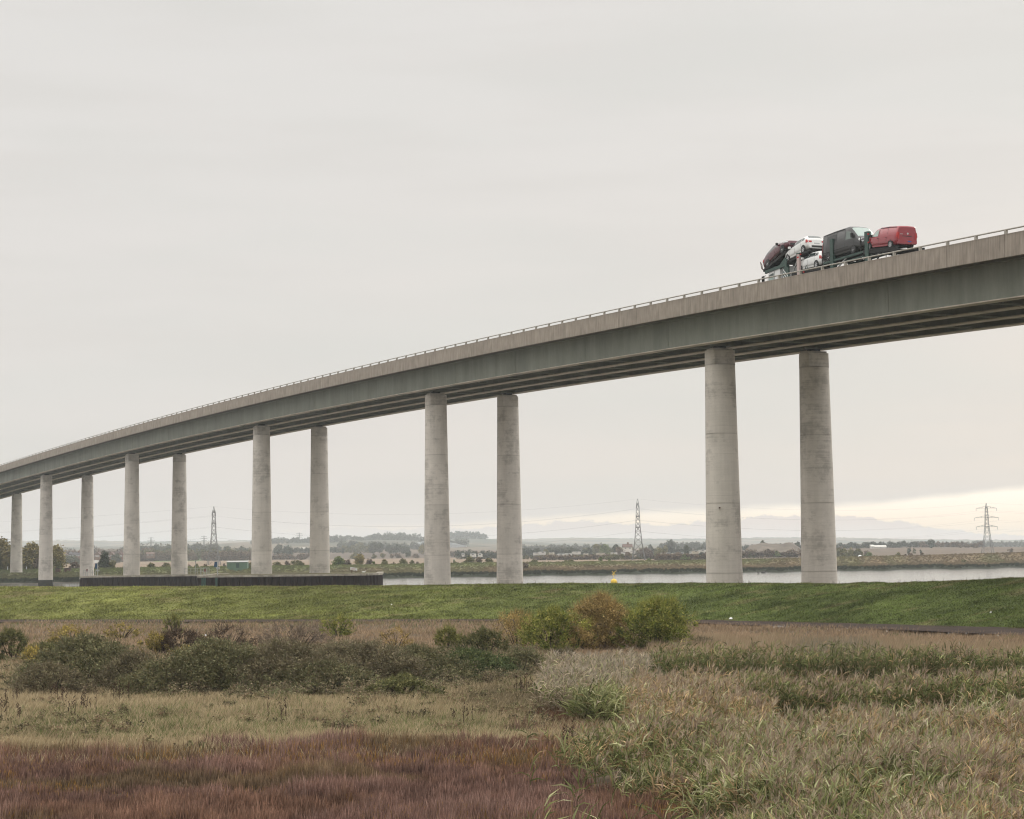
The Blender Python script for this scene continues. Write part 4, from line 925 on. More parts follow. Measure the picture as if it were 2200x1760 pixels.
for l_ in (.02, 2.3):
    # upper ramps (dark undersides of the decks)
    strut('ramp_beam', (-11.3, 1.15, l_), (-15.0, 1.95 + .35, l_), .14, M['under'], .22)
    strut('ramp_beam', (-14.6, 1.28, l_), (-18.9, 2.08, l_), .14, M['under'], .2)
    strut('lower_ramp', (-16.0, .30, l_), (-21.0, .42, l_), .14, M['under'], .24)
    strut('deck_beam', (-21.0, .70, l_), (-26.9, .98, l_), .16, G, .16)
    strut('deck_beam', (-22.6, .42, l_), (-26.9, .66, l_), .1, G, .1)
    strut('deck_beam', (-26.9, .98, l_), (-31.6, .70, l_), .16, M['under'], .34)
    strut('lift_arm', (-11.6, .98, l_), (-14.95, 1.28, l_), .16, G, .26)
    strut('lift_arm', (-14.0, 1.1, l_), (-15.0, 1.75, l_), .14, G, .3)
    for (s_, h0, h1, w) in ((-15.1, -.9, 1.72, .40), (-22.35, -.95, 2.52, .46), (-27.45, -.95, 2.48, .50)):
        b = MB(); vs = [TP(s2, h2, l2) - T0 for h2 in (h0, h1) for l2 in (l_ - .02 - (0.1 if l_ < 1 else 0), l_ + .16) for s2 in (s_ + w / 2, s_ - w / 2)]
        b.add(vs, [(0, 2, 3, 1), (4, 5, 7, 6), (0, 1, 5, 4), (2, 6, 7, 3), (0, 4, 6, 2), (1, 3, 7, 5)]); b.build('upright', G, tr_)
    strut('hydraulic_ram', (-16.0, .35, l_), (-17.1, 1.7, l_), .08, M['steel']); strut('hydraulic_ram', (-15.7, -.2, l_), (-16.9, .5, l_), .08, M['steel'])
    strut('hydraulic_ram', (-22.7, .0, l_), (-24.4, .8, l_), .09, M['steel']); strut('hydraulic_ram', (-28.0, -.4, l_), (-29.5, .8, l_), .09, M['under'])
    strut('brace', (-17.4, -.3, l_), (-18.3, .9, l_), .05, G); strut('brace', (-19.0, -.3, l_), (-18.3, .9, l_), .05, G)
    for hh in (.95, 1.45, 1.95): strut('ladder_rung', (-26.5, hh, l_), (-27.2, hh + .05, l_), .05, M['under'])
    strut('ladder_rail', (-26.45, .75, l_), (-26.45, 2.15, l_), .06, M['under'])
    strut('hand_loop', (-10.95, 1.35, l_), (-10.75, 1.95, l_), .04, M['rust']); strut('hand_loop', (-10.75, 1.95, l_), (-11.0, 1.7, l_), .04, M['rust']); strut('hand_loop', (-11.0, 1.7, l_), (-11.1, 1.25, l_), .05, M['rust'])
    strut('guard_post', (-20.75, -.4, l_), (-20.75, 1.75, l_), .05, M['under']); strut('guard_post', (-19.55, -.2, l_), (-19.55, 1.75, l_), .04, M['under'])
for k_ in range(9): strut('deck_slat', (-21.3 - k_ * .62, .80 + k_ * .028, .1), (-21.3 - k_ * .62, .80 + k_ * .028, 2.2), .3, M['under'], .05)
for k_ in range(7): strut('deck_slat', (-27.2 - k_ * .66, .92 - k_ * .034, .1), (-27.2 - k_ * .66, .92 - k_ * .034, 2.2), .42, M['under'], .05)
for k_ in range(6): strut('deck_slat', (-16.3 - k_ * .8, .36 + k_ * .02, .1), (-16.3 - k_ * .8, .36 + k_ * .02, 2.2), .45, M['under'], .05)
for k_ in range(6): strut('deck_slat', (-14.9 - k_ * .7, 1.34 + k_ * .13, .1), (-14.9 - k_ * .7, 1.34 + k_ * .13, 2.2), .4, M['under'], .05)
for k_ in range(5): strut('deck_slat', (-11.6 - k_ * .7, 1.25 + k_ * .23, .1), (-11.6 - k_ * .7, 1.25 + k_ * .23, 2.2), .4, M['under'], .05)
M['warn'] = mat('red_white_marker', (.50, .40, .38), .5)
b = tbox('marker_post', -17.05, -17.45, -.16, .0, -.9, 1.88, M['warn']); tbox('marker_cap', -17.0, -17.5, -.17, .02, 1.882, 1.98, G)
for hh in (1.55, -.6):   # printed red ends of the marker strip
    tbox('marker_stripe', -17.1, -17.4, -.168, -.162, hh, hh + .14, M['lightred'])
# striped white fairing behind the cab
for k_ in range(5):
    b = MB(); h_ = .95 - k_ * .3; b.add([TP(s_, hq, -.13) - T0 for s_, hq in ((-14.75, h_), (-14.75, h_ - .13), (-15.55, h_ - .78), (-15.55, h_ - .65))], [(0, 1, 2, 3)]); b.build('fairing_stripe', M['white'], tr_)
tbox('fairing', -14.7, -15.6, -.12, .0, -.95, 1.0, G)
b = MB(); b.add([TP(s_, hq, -.135) - T0 for s_, hq in ((-14.1, -.4), (-14.1, -1.1), (-15.4, -1.1), (-14.7, -.4))], [(0, 1, 2, 3)]); b.build('side_skirt', M['white'], tr_)
for s_, h_ in ((-17.6, 1.78), (-18.0, .28), (-27.75, 2.2), (-27.75, 1.55)):
    tbox('side_lamp', s_ - .05, s_ + .05, -.14, -.04, h_, h_ + .11, M['lightred'])
tbox('rear_crossbar', -31.5, -31.65, .0, 2.4, -.5, -.3, M['under'])
#@@PART3@@

# ------------------------------------------------------------------ trees, hedges, houses and pylons across the river
def leafcloud(n, centers, radii, size, cols, colmix, flat=.0, up=0.0):
    """n small leaf triangles gathered in clumps; returns verts, colours"""
    k = rng.integers(0, len(centers), n); c = centers[k]; r = radii[k]
    d = rng.normal(size=(n, 3)); d /= np.linalg.norm(d, axis=1)[:, None]
    p = c + d * (r * rng.random(n) ** .42)[:, None]
    a = rng.normal(size=(n, 3)); a[:, 2] *= .7; a /= np.linalg.norm(a, axis=1)[:, None]
    b_ = np.cross(a, rng.normal(size=(n, 3))); b_ /= np.linalg.norm(b_, axis=1)[:, None] + 1e-9
    s = size * (.6 + .8 * rng.random(n))[:, None]
    V = np.stack([p - a * s * .5 - b_ * s * .4, p + a * s * .6, p - a * s * .3 + b_ * s * .55], 1).reshape(-1, 3)
    cols = np.array(cols); w = colmix[k]      # per clump base colour index (float)
    ci = np.clip((w + rng.normal(0, .35, n)) * (len(cols) - 1), 0, len(cols) - 1); i0 = np.floor(ci).astype(int); i1 = np.minimum(i0 + 1, len(cols) - 1); f = (ci - i0)[:, None]
    cc = cols[i0] * (1 - f) + cols[i1] * f; cc = cc * (1.02 + .42 * rng.random(n))[:, None]
    return V, np.repeat(cc, 3, 0)
PAL = {
    'olive': [(.06, .068, .03), (.11, .11, .045), (.16, .14, .06)],
    'dark': [(.022, .032, .020), (.04, .052, .03), (.06, .07, .04)],
    'brown': [(.07, .052, .038), (.12, .088, .06), (.16, .12, .08)],
    'autumn': [(.10, .09, .04), (.19, .165, .065), (.25, .20, .08)],
    'green': [(.05, .075, .022), (.09, .12, .035), (.14, .17, .05)],
    'purple': [(.07, .055, .048), (.11, .085, .07), (.14, .11, .09)],
    'greygreen': [(.055, .065, .05), (.08, .09, .065), (.11, .115, .08)]}
def crown_shape(w, h, nclump, lobes=.25, base=.0, narrow=0.0):
    """clump centres in an uneven dome w wide, h high"""
    t = rng.random(nclump) * 2 * math.pi; u = rng.random(nclump) ** .55
    z = rng.random(nclump) ** .9
    prof = np.sqrt(np.clip(1 - (np.clip(z - .35, 0, 1) / .65) ** 2.2, 0, 1)) * (1 - narrow * z)
    k = 1 + lobes * np.sin(t * 3 + z * 5 + rng.random() * 6) + .3 * lobes * rng.normal(size=nclump)
    r = w * .42 * prof * u * k
    return np.stack([r * np.cos(t), r * np.sin(t), h * (base + (1 - base) * (.06 + .86 * z))], 1)
tree_specs = []
def far_tree(x0, x1, ytop, D, pal, kind='tree', narrow=0., dens=1.6, ybase=None, hollow=0):
    xm = (x0 + x1) / 2; z0 = float(zfar(np.array(float(xm)), np.array(float(D)))) - .15
    X = X_at(xm, D); top = at(xm, ytop, D).z; h = max(top - z0, 1.0); w = (x1 - x0) * D / F
    root = empty(kind, (X, D, z0)); pxh = h * F / D
    n = int(max(200, 1.5 * dens * (x1 - x0) * min(pxh, 60))); nc = max(7, int(n / 22))
    cen = crown_shape(w, h, nc, .22, 0.0 if kind in ('bush', 'shrub') else .16, narrow); rad = np.full(nc, .16 * min(w, h) + .05 * w) * (.6 + .8 * rng.random(nc))
    V, c = leafcloud(n, cen, rad, max(.16 * min(w, h) * .5, 2.5 * D / F), PAL[pal], np.clip(.25 + .6 * cen[:, 2] / h + rng.normal(0, .2, nc), 0, 1))
    V[:, 2] = np.maximum(V[:, 2], .05)
    link('crown', npmesh('crown', V, np.arange(len(V)), 3, M['vegfar'], c), root)
    b = MB(); rr_ = max(.035 * h, .08); b.tube([(0, 0, -.3), (0.02 * w, 0, h * .3), (-.03 * w, .02 * w, h * .62)], [rr_, rr_ * .7, rr_ * .25], 6)
    if kind == 'tree':
        for q in range(3):
            a = q * 2.1 + rng.random(); b.tube([(0, 0, h * (.25 + .1 * q)), (math.cos(a) * w * .28, math.sin(a) * w * .28, h * (.55 + .1 * q))], [rr_ * .45, rr_ * .12], 5)
    b.build('trunk' if kind == 'tree' else 'stem', M['bark'], root)
    tree_specs.append([root, xm, D, pal, kind, w, h])
    return root
S_ = lambda x: float(shore(np.array(float(x))))
def B_(x): return S_(x) + 60
T = far_tree
# left end, just behind the river bank
T(-34, 26, 1161, B_(0) + 6, 'autumn', 'bush'); T(-14, 8, 1188, B_(0) + 2, 'olive', 'bush'); T(4, 44, 1176, B_(20) + 5, 'autumn', 'bush'); T(42, 96, 1171, B_(70) + 8, 'autumn', 'bush'); T(88, 112, 1186, B_(95) + 7, 'olive'); T(100, 140, 1173, B_(120) + 9, 'autumn', 'bush')
T(72, 100, 1200, B_(85) + 3, 'brown'); T(120, 134, 1205, B_(128) + 4, 'olive', 'bush')
T(150, 172, 1208, B_(160) + 4, 'purple', 'bush'); T(209, 242, 1188, B_(227) + 4, 'dark', 'bush', .8); T(232, 250, 1205, B_(241) + 5, 'olive', 'bush'); T(214, 222, 1208, B_(218) + 5, 'olive', 'bush')
T(314, 336, 1210.5, B_(325) + 6, 'olive', 'bush'); T(347, 367, 1210, B_(357) + 6, 'olive', 'bush'); T(264, 272, 1214, B_(268) + 5, 'brown', 'bush'); T(404, 410, 1214, B_(407) + 6, 'purple', 'bush'); T(417, 426, 1212, B_(421) + 8, 'olive', 'bush'); T(436, 448, 1213, B_(442) + 8, 'brown', 'bush'); T(478, 487, 1211, B_(482) + 2, 'purple', 'bush'); T(530, 545, 1210, B_(537) + 5, 'olive', 'bush')
T(585, 606, 1208, B_(595) + 5, 'olive', 'bush'); T(610, 622, 1207, B_(616) + 5, 'purple', 'bush'); T(624, 654, 1204, B_(639) + 5, 'olive', 'bush'); T(690, 712, 1209, B_(700), 'green', 'bush')
T(712, 742, 1198, B_(727) + 1, 'green', 'bush'); T(738, 755, 1203, B_(746) + 3, 'purple', 'bush'); T(762, 784, 1192, B_(773) + 2, 'autumn', 'tree'); T(785, 800, 1202, B_(792) + 7, 'purple', 'bush'); T(798, 806, 1206, B_(802) + 4, 'green', 'bush'); T(818, 836, 1203, B_(827) + 8, 'olive', 'bush'); T(840, 850, 1208, B_(845) + 4, 'brown', 'bush'); T(855, 875, 1202, B_(865) + 3, 'olive', 'bush'); T(879, 890, 1204, B_(884) + 8, 'olive', 'bush'); T(893, 901, 1206, B_(897) + 8, 'purple', 'bush'); T(908, 922, 1206, B_(915), 'olive', 'bush')
T(996, 1020, 1196, B_(1008) + 4, 'olive', 'bush'); T(1020, 1036, 1198, B_(1028) + 6, 'brown', 'bush'); T(1037, 1060, 1201, B_(1048) + 5, 'olive', 'bush'); T(970, 986, 1207, B_(978) + 2, 'olive', 'bush')
T(1122, 1136, 1208, B_(1129) - 20, 'brown', 'bush'); T(1136, 1158, 1206, B_(1147) + 2, 'olive', 'bush'); T(1204, 1238, 1205, B_(1221) + 3, 'olive', 'bush'); T(1284, 1296, 1197, B_(1290) + 6, 'green', 'bush'); T(1306, 1312, 1204, B_(1309) + 1, 'green', 'bush'); T(1388, 1398, 1202, B_(1393) + 1, 'green', 'bush')
# middle distance
for x0, x1, yt, D, pl in [(326, 349, 1171.5, 1900, 'dark'), (358, 370, 1172, 1900, 'dark'), (403, 442, 1170.5, 1850, 'dark'), (440, 464, 1173, 1800, 'greygreen'), (474, 500, 1176, 1600, 'dark'), (497, 545, 1178, 1500, 'greygreen'), (300, 330, 1180, 1500, 'brown'), (335, 375, 1178, 1750, 'brown'), (248, 300, 1176, 1700, 'greygreen'), (372, 405, 1182, 1500, 'olive'), (455, 480, 1186, 1350, 'brown'), (135, 172, 1196, 1000, 'greygreen'), (178, 200, 1194, 1050, 'greygreen'), (235, 262, 1192, 1100, 'greygreen'),
    (588, 612, 1172, 1500, 'greygreen'), (606, 632, 1176, 1450, 'dark'), (610, 624, 1171, 2100, 'dark'), (640, 656, 1189, 1250, 'brown'), (740, 772, 1163.5, 2000, 'dark'), (760, 786, 1167, 1950, 'olive'), (724, 742, 1168, 2050, 'greygreen'), (791, 816, 1166, 1650, 'dark'), (806, 826, 1168, 1660, 'dark'), (828, 846, 1172, 1600, 'dark'), (842, 866, 1171, 1620, 'dark'), (860, 882, 1174, 1600, 'dark'), (897, 916, 1173.5, 1550, 'autumn'), (733, 741, 1178, 1600, 'dark'),
    (753, 778, 1188, 1280, 'olive'), (798, 808, 1190, 1270, 'olive'), (815, 830, 1190, 1290, 'olive'), (835, 846, 1190.5, 1300, 'brown'), (870, 884, 1187, 1280, 'dark'), (886, 902, 1190, 1260, 'brown'), (846, 862, 1189.5, 1300, 'brown')]:
    T(x0, x1, yt, D, pl)
# trees on the skyline
for x0, x1, yt, D, pl in [(584, 596, 1157, 2950, 'dark'), (594, 606, 1154.5, 2950, 'greygreen'), (606, 622, 1158, 2960, 'dark'), (620, 640, 1157, 2950, 'dark'), (756, 764, 1153.5, 2800, 'dark'), (758, 784, 1155.5, 2800, 'dark'), (793, 806, 1156.5, 2850, 'dark'), (804, 816, 1158, 2850, 'greygreen'), (815, 826, 1153, 2850, 'dark'), (827, 838, 1150.5, 2850, 'dark'), (838, 848, 1151.5, 2850, 'dark'), (843, 852, 1150.5, 2850, 'dark'), (850, 860, 1157, 2850, 'dark'), (858, 872, 1153.5, 2850, 'dark'), (886, 892, 1153, 3200, 'greygreen')]:
    T(x0, x1, yt, D, pl)
# behind and among the caravans
for x0, x1, yt, D, pl in [(1150, 1162, 1178.5, 1200, 'dark'), (1165, 1180, 1181, 1150, 'olive'), (1185, 1200, 1176, 1500, 'greygreen'), (1198, 1214, 1174, 1550, 'greygreen'), (1218, 1240, 1180, 1150, 'dark'), (1255, 1275, 1178, 1200, 'dark'), (1273, 1292, 1169.5, 1250, 'olive'), (1288, 1312, 1171, 1220, 'green'), (1316, 1330, 1170.5, 1150, 'dark'), (1322, 1340, 1176, 1100, 'brown'), (1370, 1404, 1179, 880, 'purple'), (1392, 1402, 1170, 1500, 'greygreen'), (1404, 1418, 1176, 1200, 'olive'), (1424, 1436, 1172, 1100, 'olive'), (1429, 1452, 1161.5, 1500, 'dark'), (1468, 1480, 1172, 950, 'dark'), (1474, 1492, 1169, 1900, 'greygreen'), (1486, 1504, 1168, 1900, 'greygreen'), (1500, 1525, 1171, 1800, 'greygreen'), (1458, 1484, 1192, 800, 'green'), (1500, 1515, 1188, 820, 'dark'), (1405, 1430, 1180, 1000, 'olive'), (1340, 1358, 1188, 880, 'brown')]:
    T(x0, x1, yt, D, pl)
# right side
for x0, x1, yt, D, pl, kd in [(1631, 1647, 1161, 1080, 'dark', 'bush'), (1708, 1722, 1166, 1300, 'dark', 'tree'), (1800, 1812, 1174, 1350, 'brown', 'bush'), (1818, 1836, 1166.5, 1450, 'dark', 'tree'), (1836, 1850, 1169, 1450, 'olive', 'bush'), (1888, 1896, 1165.5, 1500, 'green', 'tree'), (1962, 1971, 1167, 1420, 'dark', 'tree'), (1992, 2011, 1161, 1350, 'dark', 'tree'), (2056, 2071, 1170, 1350, 'brown', 'tree'), (2070, 2084, 1170.5, 1350, 'brown', 'tree'), (2086, 2104, 1173, 1340, 'brown', 'bush'), (2165, 2177, 1179, 1050, 'brown', 'bush'), (1949, 1958, 1178, 1100, 'dark', 'bush'), (1960, 1967, 1178, 1120, 'olive', 'bush'), (1975, 1980, 1180, 1100, 'dark', 'bush'), (1800, 1822, 1186, 840, 'olive', 'bush'), (1815, 1840, 1187, 830, 'olive', 'bush'), (1852, 1880, 1189, 820, 'green', 'bush'), (1855, 1868, 1183, 1000, 'brown', 'bush'), (1922, 1938, 1187, 800, 'olive', 'bush'), (1944, 1962, 1194, B_(1950), 'brown', 'bush'), (1976, 1986, 1195, B_(1980), 'brown', 'bush'), (2062, 2074, 1203, B_(2066) - 25, 'olive', 'bush'), (2148, 2160, 1205, B_(2150) - 25, 'olive', 'bush'), (2050, 2056, 1191, B_(2053) + 8, 'brown', 'bush'), (1605, 1622, 1185, 900, 'olive', 'bush'), (1655, 1680, 1186, 900, 'green', 'bush'), (1690, 1712, 1184, 900, 'brown', 'bush')]:
    T(x0, x1, yt, D, pl, kd)
# hedges: one mesh each
hedges = []
def hedge(x0, x1, D, hgt, pal, seed=0, dd=0, n_=None):
    n = n_ or int((x1 - x0) * hgt * F / D * 3.2) + 200; m_ = max(6, int((x1 - x0) / 3.2))
    xs = np.linspace(x0, x1, m_) + rng.normal(0, 1.5, m_); Ds = D + rng.random(m_) * dd
    h = hgt * (.55 + .7 * rng.random(m_)); z = zfar(xs, Ds); X = rayd(xs, hzy(xs))[0] * Ds; x_, D_ = X_at((x0 + x1) / 2, D), D
    cen = np.stack([X - x_, Ds - D_, z + h * .45], 1); cen = np.concatenate([cen, cen + np.stack([rng.normal(0, 1.2, m_), rng.normal(0, 1, m_), h * .35], 1)]); rad = np.concatenate([h * .55, h * .4])
    V, c = leafcloud(n, cen, rad, max(.6, 2.4 * D / F), PAL[pal], np.clip(rng.random(len(cen)), 0, 1))
    o = link('hedge', npmesh('hedge', V, np.arange(len(V)), 3, M['vegfar'], c), None, (x_, D_, 0)); hedges.append([o, (x0 + x1) / 2, D, pal, 'hedge', (x1 - x0) * D / F, hgt]); return o
for a in [(120, 1118 - 900, 1250, 4, 'greygreen'), (258, 420, 1300, 5, 'brown'), (300, 545, 1320, 6, 'olive'), (300, 470, 1700, 7, 'greygreen'), (440, 545, 1260, 5, 'brown'), (585, 660, 1320, 3, 'brown'), (590, 735, 1700, 4, 'dark'), (725, 950, 2050, 6, 'greygreen'), (730, 800, 1700, 5, 'olive'), (800, 900, 2900, 9, 'dark'), (700, 800, 2900, 6, 'greygreen'), (984, 1022, 1100, 3.8, 'dark'), (1034, 1068, 1100, 3.6, 'dark'), (955, 1120, 1420, 3, 'brown'), (910, 1000, 2400, 9, 'greygreen'), (1120, 1250, 1250, 4.4, 'dark'), (1262, 1390, 1280, 4.0, 'olive'), (1400, 1530, 1250, 4.2, 'dark'), (1120, 1290, 1010, 1.6, 'olive'), (1150, 1320, 905, 2.0, 'brown'), (1300, 1415, 880, 2.0, 'olive'), (1410, 1530, 800, 2.3, 'brown'), (1420, 1530, 1700, 5, 'greygreen'), (1590, 1720, 900, 2.8, 'brown'), (1600, 1990, 1440, 3.6, 'dark'), (1780, 1850, 860, 3, 'olive'), (1980, 2110, 1400, 3, 'brown'), (2030, 2250, 2300, 6, 'greygreen'), (-60, 60, 640, 3, 'brown'), (110, 215, 1400, 8, 'brown'), (170, 330, 1500, 6, 'brown'), (540, 740, 2600, 6, 'greygreen'), (1100, 1300, 1900, 5, 'greygreen')]:
    hedge(*a)
# dark conifer wood on the hill behind the middle pier pair
b = []
wx = np.sort(rng.uniform(925, 1045, 70)); objs = []
Vs = []; Cs = []
for x in wx:
    D = 3450 + rng.random() * 60; z = float(zfar(np.array(x), np.array(D))); h = 6 + 5 * rng.random() + 4 * smooth(960, 985, x) * smooth(1045, 1000, x); w = 9
    nc = 9; cen = np.stack([rng.normal(0, 1.6, nc), rng.normal(0, 1.6, nc), h * (.15 + .75 * np.linspace(0, 1, nc))], 1); V, c = leafcloud(70, cen, np.linspace(4.2, 1.6, nc), 2.6, PAL['dark'], rng.random(nc) * .6)
    Vs.append(V + np.array([X_at(x, D), D, z])); Cs.append(c)
V = np.concatenate(Vs); o = link('hill_wood', npmesh('hill_wood', V, np.arange(len(V)), 3, M['vegfar'], np.concatenate(Cs))); tag(o, 'dark far wood along the hilltop behind the middle pair of piers', 'wood', kind='stuff')
# rough clumps on the far bank
n = 34000; x = rng.uniform(-500, 2700, n); d = rng.uniform(3, 60, n) ; D = shore(x) + d; z = zfar(x, D); X = rayd(x, hzy(x))[0] * D
h = np.where(d < 12, .5, .32) * (.5 + rng.random(n)); w = .5 * (.6 + rng.random(n)); c = farcol(x, D) * (.65 + .7 * rng.random(n))[:, None]
V = np.stack([np.stack([X - w, D, z - .05], 1), np.stack([X + w, D, z - .05], 1), np.stack([X + rng.normal(0, .25, n), D + .1, z + h], 1)], 1).reshape(-1, 3)
o = link('bank_grass', npmesh('bank_grass', V, np.arange(len(V)), 3, M['vegfar'], np.repeat(c, 3, 0))); tag(o, 'rough salt marsh grass on the far river bank', 'grass', kind='stuff')

def place_of(x):
    marks = [(-60, 'left of the first pier'), (35, 'right of the first pier'), (99, 'right of the second pier'), (186, 'right of the third pier'), (283, 'right of the fourth pier'), (385, 'left of the left pylon'), (459, 'right of the left pylon'), (562, 'right of the sixth pier'), (687, 'right of the seventh pier'), (938, 'right of the eighth pier'), (1092, 'right of the ninth pier'), (1340, 'near the middle pylon'), (1440, 'right of the middle pylon'), (1553, 'right of the tenth pier'), (1758, 'right of the last pier'), (1900, 'left of the right pylon'), (2122, 'right of the right pylon')]
    r = marks[0][1]
    for m_, t_ in marks:
        if x >= m_ - 8: r = t_
    return r
PN = {'olive': 'olive green', 'dark': 'dark green', 'brown': 'brown', 'autumn': 'yellow brown', 'green': 'bright green', 'purple': 'purple brown', 'greygreen': 'hazy grey green'}
ORD = ['leftmost', 'second', 'third', 'fourth', 'fifth', 'sixth', 'seventh', 'eighth', 'ninth', 'tenth']
def name_all(L_, groupname):
    keys = {}
    for it in L_:
        zone = 'on the river bank' if it[2] < 700 else ('beyond the near fields' if it[2] < 1300 else ('far behind' if it[2] < 2500 else 'on the skyline'))
        kk = (PN[it[3]], it[4], zone, place_of(it[1])); keys.setdefault(kk, []).append(it)
    for kk, its in keys.items():
        its.sort(key=lambda q: q[1])
        for i, it in enumerate(its):
            pre = '' if len(its) == 1 else ('left ' if i == 0 else 'right ') if len(its) == 2 else ORD[i] + ' '
            tag(it[0], (pre + kk[0] + ' ' + kk[1] + ' ' + kk[2] + ', ' + kk[3]).strip(), it[4], groupname)
name_all([t for t in tree_specs if t[4] == 'tree'], 'trees across the river'); name_all([t for t in tree_specs if t[4] != 'tree'], 'bushes across the river'); name_all(hedges, 'hedges across the river')

# spoil mound
mx = np.linspace(1590, 1735, 70); mt = np.linspace(0, 1, 12); g = []
for q in mt:
    D = 1000 + 60 * q; yy = 1170.5 - 4.5 * np.exp(-((mx - 1692) / 14) ** 2) - 3.5 * np.exp(-((mx - 1645) / 22) ** 2) + 14 * smooth(1620, 1592, mx) + 16 * smooth(1705, 1735, mx) + .9 * np.sin(mx * .21)
    zt = HC + rayd(mx, yy)[1] * D; z = 1.6 + (zt - 1.6) * math.sin(min(1, q * 1.25) * math.pi / 2) ** .8 + (vnoise(mx, mx * 0 + q * 30, 71, 3, 4) - .5) * .8 * q
    g.append(np.stack([rayd(mx, hzy(mx))[0] * D, D + 0 * mx, z], -1))
g = np.stack(g); c = np.empty(g.shape); c[:] = (.115, .095, .075); c *= (.65 + .8 * vnoise(g[..., 0], g[..., 1] + g[..., 2] * 3, 72, 4, 5))[..., None]
o = link('earth_mound', npmesh('earth_mound', g.reshape(-1, 3), grid_faces(*g.shape[:2]), 4, M['farground'], c.reshape(-1, 3), True)); tag(o, kind='structure')

# houses
def house(x0, x1, ybase, yridge, D, wall, roof, label, gable_front=False, chim=True, nwin=3, cat='house'):
    a = at(x0, ybase, D); c = at(x1, yridge, D); w = c.x - a.x; z0 = a.z; H = c.z - a.z; dep = max(6, w * .6); eave = H * .55
    r = empty('house', ((a.x + c.x) / 2, D, z0)); tag(r, label, cat); hw = w / 2
    b = MB(); b.box((-hw, 0, -1.5), (hw, dep, eave))
    if gable_front: b.add([(-hw, 0, eave), (hw, 0, eave), (0, 0, H)], [(0, 1, 2)]); b.add([(-hw, dep, eave), (hw, dep, eave), (0, dep, H)], [(2, 1, 0)])
    else: b.add([(-hw, 0, eave), (-hw, dep, eave), (-hw, dep / 2, H - .1)], [(0, 1, 2)]); b.add([(hw, 0, eave), (hw, dep, eave), (hw, dep / 2, H - .1)], [(0, 1, 2)])
    b.build('wall', wall, r); b = MB(); o_ = .3
    if gable_front:
        for s in (-1, 1): b.add([(s * (hw + o_), -o_, eave - .2), (0, -o_, H), (0, dep + o_, H), (s * (hw + o_), dep + o_, eave - .2), (s * (hw + o_), -o_, eave + .05), (0, -o_, H + .25), (0, dep + o_, H + .25), (s * (hw + o_), dep + o_, eave + .05)], [(0, 1, 2, 3), (4, 5, 6, 7), (0, 1, 5, 4), (2, 3, 7, 6), (0, 3, 7, 4)])
    else:
        for y0_, y1_ in ((-o_, dep / 2), (dep + o_, dep / 2)): b.add([(-hw - o_, y0_, eave - .2), (hw + o_, y0_, eave - .2), (hw + o_, y1_, H), (-hw - o_, y1_, H), (-hw - o_, y0_, eave + .05), (hw + o_, y0_, eave + .05), (hw + o_, y1_, H + .2), (-hw - o_, y1_, H + .2)], [(0, 1, 2, 3), (4, 5, 6, 7), (0, 1, 5, 4), (0, 3, 7, 4), (1, 2, 6, 5)])
    ro = b.build('roof', roof, r)
    if chim: b = MB(); b.box((-hw * .1, dep * .4, H - .3), (hw * .12 + .5, dep * .4 + .9, H + 1.2)); b.build('chimney', M['brick'], ro)
    for i in range(nwin):
        xx = -hw + w * (i + .5) / nwin; b = MB(); b.box((xx - .55, -.06, eave * .35), (xx + .55, .02, eave * .8)); wn_ = b.build('window', M['litter'], r); b = MB(); b.box((xx - .42, -.08, eave * .42), (xx + .42, -.062, eave * .74)); b.build('pane', M['glass'], wn_)
HB, HRf, HRd, HW = M['brick'], M['roof'], M['roofdark'], M['render']
house(1339, 1358, 1182, 1169.5, 1150, HW, HRf, 'white farmhouse with a brown tiled roof left of the middle pylon', nwin=2)
house(148, 160, 1196, 1187, 1250, HB, HRd, 'dark roofed village house with white windows, left of the third pier'); house(160, 172, 1197, 1187.5, 1240, HB, HRd, 'dark roofed village house touching the left side of the third pier')
house(134, 141, 1195, 1189, 1260, HW, HRf, 'small white gabled house at the left end of the village', True, False, 1)
house(203, 214, 1199, 1186, 1180, HB, HRf, 'red brick gabled house just right of the third pier', True, True, 2); house(213, 224, 1197, 1187, 1200, HB, HRf, 'long roofed red brick house beside the gabled one', False, True, 2)
house(232, 243, 1198, 1186, 1180, HB, HRf, 'second red gabled house, above the dark conifer', True, False, 2); house(252, 263, 1199, 1186.5, 1190, HB, HRf, 'red gabled house against the fourth pier', True, True, 2)
house(314, 330, 1195, 1187, 1290, HB, HRf, 'low brown roofed house between the fourth and fifth piers', False, False, 2); house(296, 310, 1194, 1186, 1320, HB, HRf, 'brown gabled house right of the fourth pier', True, False, 1)
house(774, 786, 1174, 1170, 2150, HW, HRf, 'small white farm building on the hillside between trees', False, False, 2); house(645, 655, 1180, 1177, 2000, HW, HW, 'tiny white farm shed right of the sixth pier pair', False, False, 1, 'shed')
house(1880, 1904, 1178, 1172, 1400, HW, HW, 'low white flat building on the heath left of the right pylon', False, False, 1, 'building'); house(1872, 1878, 1178, 1171, 1395, HW, HW, 'narrow white hut next to the low white building', False, False, 1, 'hut')
